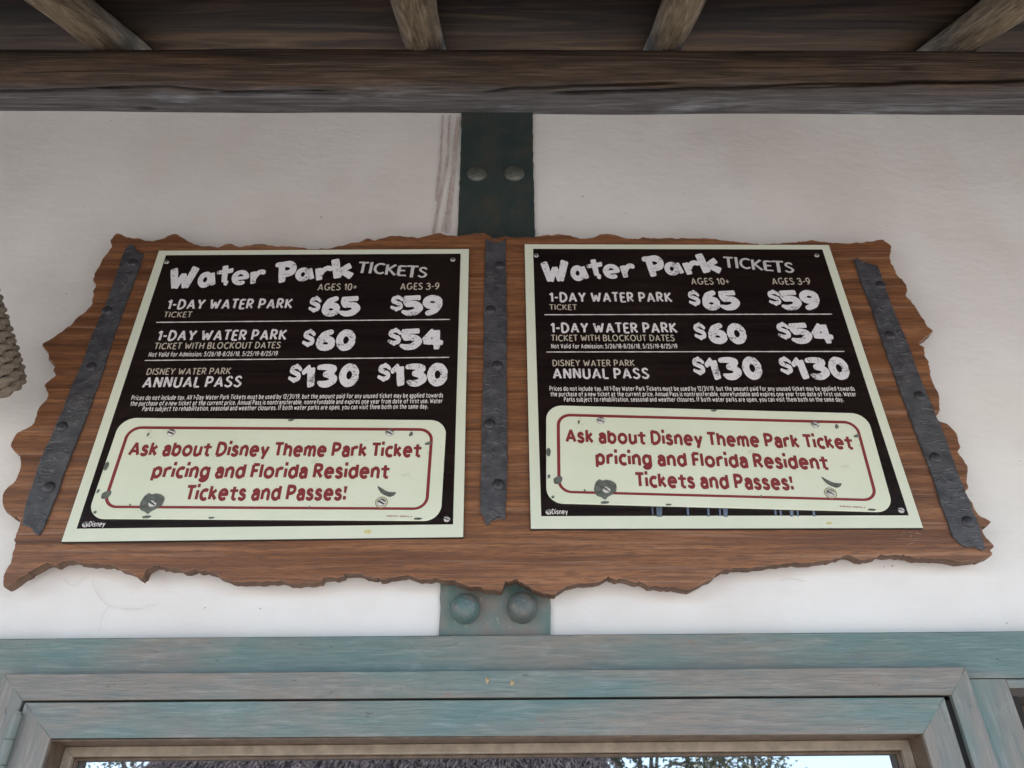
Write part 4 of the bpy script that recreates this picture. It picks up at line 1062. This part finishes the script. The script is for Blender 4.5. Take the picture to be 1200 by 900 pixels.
obj('glass_pane', box(gTL.x+.006, gTR.x-.006, .030, .034, ZBOT+.065, gz-.006), MG, win)
for nm, bb in (('gap_shade_strip', (cTL.x+.001, cTR.x-.001, -.0215, .004, sTR.z-.002, cTL.z+.004)), ('gap_shade_strip', (sTR.x-.002, cTR.x+.004, -.0215, .004, ZBOT+.01, cTR.z-.001))):  # added black strips standing in for the shade inside the gap
    obj(nm, box(*bb), MGAP, win)
# hinge on the left
hp0 = at(22, 845, -.036)
hx = (cTL.x+sTL.x)/2+.001
bm = bmesh.new(); 
def cyl(bm, x, y, z0, z1, r, n=16):
    a = [bm.verts.new((x+r*math.cos(2*math.pi*i/n), y+r*math.sin(2*math.pi*i/n), z0)) for i in range(n)]
    b = [bm.verts.new((x+r*math.cos(2*math.pi*i/n), y+r*math.sin(2*math.pi*i/n), z1)) for i in range(n)]
    for i in range(n): bm.faces.new((a[i], a[(i+1) % n], b[(i+1) % n], b[i]))
    bm.faces.new(a[::-1]); bm.faces.new(b)
zz = cTL.z-.020
for i in range(5):
    cyl(bm, hx, -.034, zz-.031*(i+1)+.0012, zz-.031*i, .0062)
cyl(bm, hx, -.034, zz-.16, zz+.004, .0040)
obj('hinge', bm, m_paint('painted_hinge', 'z', -.8), win)
for x, y, q in ((571,797,0), (600,800,1), (388,774,2), (1078,742,3)):
    c = at(x, y, YBc if q < 2 else YA)
    P = [(c.x+.0045*rnd.uniform(.5, 1)*math.cos(a), c.z+.0055*rnd.uniform(.5, 1)*math.sin(a)) for a in np.linspace(0, 5.6, 8)]
    if q < 2: obj('filled_nail_hole', slab(P, YBc-.0012, YBc+.001, .0006), m_simple('ochre_filler', (.30, .24, .14), .7, 0, 300, .4), win)
# second window at the right edge
win2 = empty('side_window', (0, 0, 0)); tag(win2, 'dark corner of a second window at the bottom right edge of the photo', 'window')
obj('reveal_lining', slab([(X2L.x, ZBOT), (X2R, ZBOT), (X2R, X2L.z), (X2L.x, X2L.z)], .05, .06, .001), MBRN, win2)
obj('reveal_lining', box(X2L.x-.001, X2L.x+.010, -.014, .052, ZBOT+.01, X2L.z-.011), MGAP, win2)
obj('reveal_lining', box(X2L.x-.001, X2R-.01, -.014, .0525, X2L.z-.0105, X2L.z-.0005), m_simple('dark_brown_lining', (.045, .034, .026), .7), win2)
obj('glass_pane', box(X2L.x+.012, X2R-.012, .040, .044, ZBOT+.01, X2L.z-.03), MG, win2)
# dark room behind the glass
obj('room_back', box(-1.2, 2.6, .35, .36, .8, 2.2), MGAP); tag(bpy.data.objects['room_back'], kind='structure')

# ------------------------------------------------------------------ rope wound pole end at the left edge
def rope_pole():
    A = at(-22, 459, -.085); B = at(-205, -60, -.62)
    ax = (B-A); Lx = ax.length; ax.normalize()
    e1 = ax.orthogonal().normalized(); e2 = ax.cross(e1)
    Rp = .062; rr = .0088; pitch = .0172
    # profile: hemisphere end then cylinder. arclength s -> (axial, radius)
    def prof(s):
        return s, Rp*(1-.10*math.exp(-s/.012))
    tot = Lx; phi = 0; s = 0; P = []
    while s < tot:
        x, r = prof(s); P.append((x, r, phi)); dphi = .0045/max(r, .004); phi += dphi; s += pitch*dphi/(2*math.pi)
    pts = [A+ax*x+(e1*math.cos(f)+e2*math.sin(f))*r for x, r, f in P]
    vs, fs = [], []; m = 12; n = len(pts); sarc = 0
    for i, p in enumerate(pts):
        t = (pts[min(i+1, n-1)]-pts[max(i-1, 0)]).normalized(); x, r, f = P[i]
        rad = (e1*math.cos(f)+e2*math.sin(f)); bi = t.cross(rad).normalized(); rad = bi.cross(t).normalized()
        sarc += .0045
        for j in range(m):
            a = 2*math.pi*j/m; tw = a*1.5-sarc*2*math.pi/.050
            q = rr*(.66+.46*abs(math.cos(tw)))
            vs.append(p+rad*q*math.cos(a)+bi*q*math.sin(a))
    for i in range(n-1):
        for j in range(m):
            fs.append((i*m+j, i*m+(j+1) % m, (i+1)*m+(j+1) % m, (i+1)*m+j))
    k = NT('grey_hemp_rope'); nn = k.noise(k.scale((1, 1, 1)), 300, 4, .6); bb = k.noise(k.co, 25, 3)
    c = k.ramp(nn, [(.3, (.11, .085, .062)), (.6, (.23, .19, .15)), (.8, (.34, .295, .24))])
    k.col(k.mix(k.ramp(bb, [(.4, 0.0), (.7, .4)]), c, (.22, .18, .14))); k.rough(.9); k.bump(nn, .001)
    root = empty('rope_wrapped_pole', B); tag(root, 'pole end bound in thick grey twisted rope at the left edge beside the board', 'rope')
    o = obj('rope', (vs, fs), k.m, root); o.matrix_parent_inverse = Matrix.Translation(-B); smooth(o)
    vs, fs = [], []; m = 20
    st = [(-.004, Rp*.5), (.0, Rp*.8), (.02, Rp*.97), (Lx, Rp*.97)]
    for x, r in st:
        for j in range(m):
            a = 2*math.pi*j/m; vs.append(A+ax*x+(e1*math.cos(a)+e2*math.sin(a))*r)
    for i in range(3):
        for j in range(m): fs.append((i*m+j, i*m+(j+1) % m, (i+1)*m+(j+1) % m, (i+1)*m+j))
    fs += [tuple(range(m)), tuple(3*m+j for j in range(m))]
    o = obj('core', (vs, fs), m_simple('dark_core', (.07, .055, .045), .9), root); o.matrix_parent_inverse = Matrix.Translation(-B)
rope_pole()

# ------------------------------------------------------------------ across the plaza (seen mirrored in the glass)
k = NT('leaf'); nn = k.noise(k.co, 3, 4)
k.col(k.ramp(nn, [(.3, (.035, .06, .02)), (.7, (.11, .12, .05))])); k.rough(.6); MLEAF = k.m
MBARK = m_simple('bark', (.10, .08, .06), .9, 0, 20, .4, .01)
def tree(x, y, hgt, cr_, seed, lab):
    q = random.Random(seed); root = empty('tree', (x, y, 0)); tag(root, lab, 'tree', 'trees across the plaza')
    vs, fs = [], []
    def limb(a, b, r0, r1):
        d = (b-a).normalized(); e1 = d.orthogonal().normalized(); e2 = d.cross(e1); o = len(vs)
        for p, r in ((a, r0), ((a+b)/2+Vector((q.uniform(-.1, .1), q.uniform(-.1, .1), 0)), (r0+r1)/2), (b, r1)):
            for j in range(8): t = j*math.pi/4; vs.append(p+(e1*math.cos(t)+e2*math.sin(t))*r)
        for i in range(2):
            for j in range(8): fs.append((o+i*8+j, o+i*8+(j+1) % 8, o+(i+1)*8+(j+1) % 8, o+(i+1)*8+j))
    top = Vector((q.uniform(-.3, .3), q.uniform(-.3, .3), hgt*.62)); limb(Vector((0, 0, 0)), top, .2, .11)
    tips = []
    for i in range(14):
        a = q.uniform(0, 6.28); st_ = top*(q.uniform(.45, 1)); e_ = Vector((math.cos(a)*cr_*q.uniform(.4, .95), math.sin(a)*cr_*q.uniform(.4, .95), hgt*q.uniform(.45, .97)))
        limb(st_, e_, .07, .02); tips.append(e_)
    obj('trunk', (vs, fs), MBARK, root)
    lv, lf = [], []
    for e_ in tips:
        for c_ in range(9):
            cc = e_+Vector((q.gauss(0, .45), q.gauss(0, .45), q.gauss(0, .35)))
            for l_ in range(34):
                p = cc+Vector((q.gauss(0, .22), q.gauss(0, .22), q.gauss(0, .18))); u = Vector((q.gauss(0, 1), q.gauss(0, 1), q.gauss(0, .6))).normalized(); v = u.orthogonal().normalized()
                s_ = q.uniform(.05, .10); o = len(lv); lv += [p-u*s_, p+v*s_*.45, p+u*s_, p-v*s_*.45]; lf.append((o, o+1, o+2, o+3))
    o = obj('crown', (lv, lf), MLEAF, root); o['kind'] = 'stuff'
tree(2.6, -14.5, 5.2, 1.6, 1, 'leafy tree mirrored in the window glass just right of the dark hut roof')
tree(6.2, -21, 6.4, 2.0, 2, 'tall leafy tree far across the plaza to the right')
tree(-9, -22, 6.5, 2.2, 3, 'tall leafy tree far across the plaza to the left')
hut = empty('thatched_hut', (-2.0, -12.5, 0)); tag(hut, 'hut with a dark shaggy thatched roof, mirrored in the middle of the window glass', 'hut')
obj('hut_wall', box(-2.4, 2.9, -1.6, 1.4, 0, 2.7), m_simple('hut_plaster', (.38, .32, .26), .9, 0, 3, .2), hut)
vs = [(-3.6,-2.4,2.5),(3.9,-2.4,2.5),(3.9,2.2,2.5),(-3.6,2.2,2.5),(-2.0,-.1,5.4),(2.6,-.1,5.4)]
obj('roof', (vs, [(3,2,1,0),(0,1,5,4),(1,2,5),(2,3,4,5),(3,0,4)]), m_simple('thatch_base', (.045, .034, .034), 1, 0, 8, .4), hut)
lv, lf = [], []; q = random.Random(5)
for _ in range(9000):
    u, v = q.random(), q.random(); p = Vector((-3.6+7.5*u, 2.2-2.3*v, 2.5+2.9*v)); p.x = p.x*(1-.35*v)+.1*v
    d = Vector((q.gauss(0, .35), .62, -.75)).normalized(); s_ = q.uniform(.15, .4); wv = Vector((1, q.gauss(0, .3), q.gauss(0, .3)))*q.uniform(.01, .03); p += Vector((0, .05, .06))
    o = len(lv); lv += [p-wv, p+wv, p+d*s_+Vector((0, .05, .04))]; lf.append((o, o+1, o+2))
o = obj('thatch', (lv, lf), m_simple('thatch_straw', (.085, .062, .06), 1, 0, 5, .6), hut); o['kind'] = 'stuff'
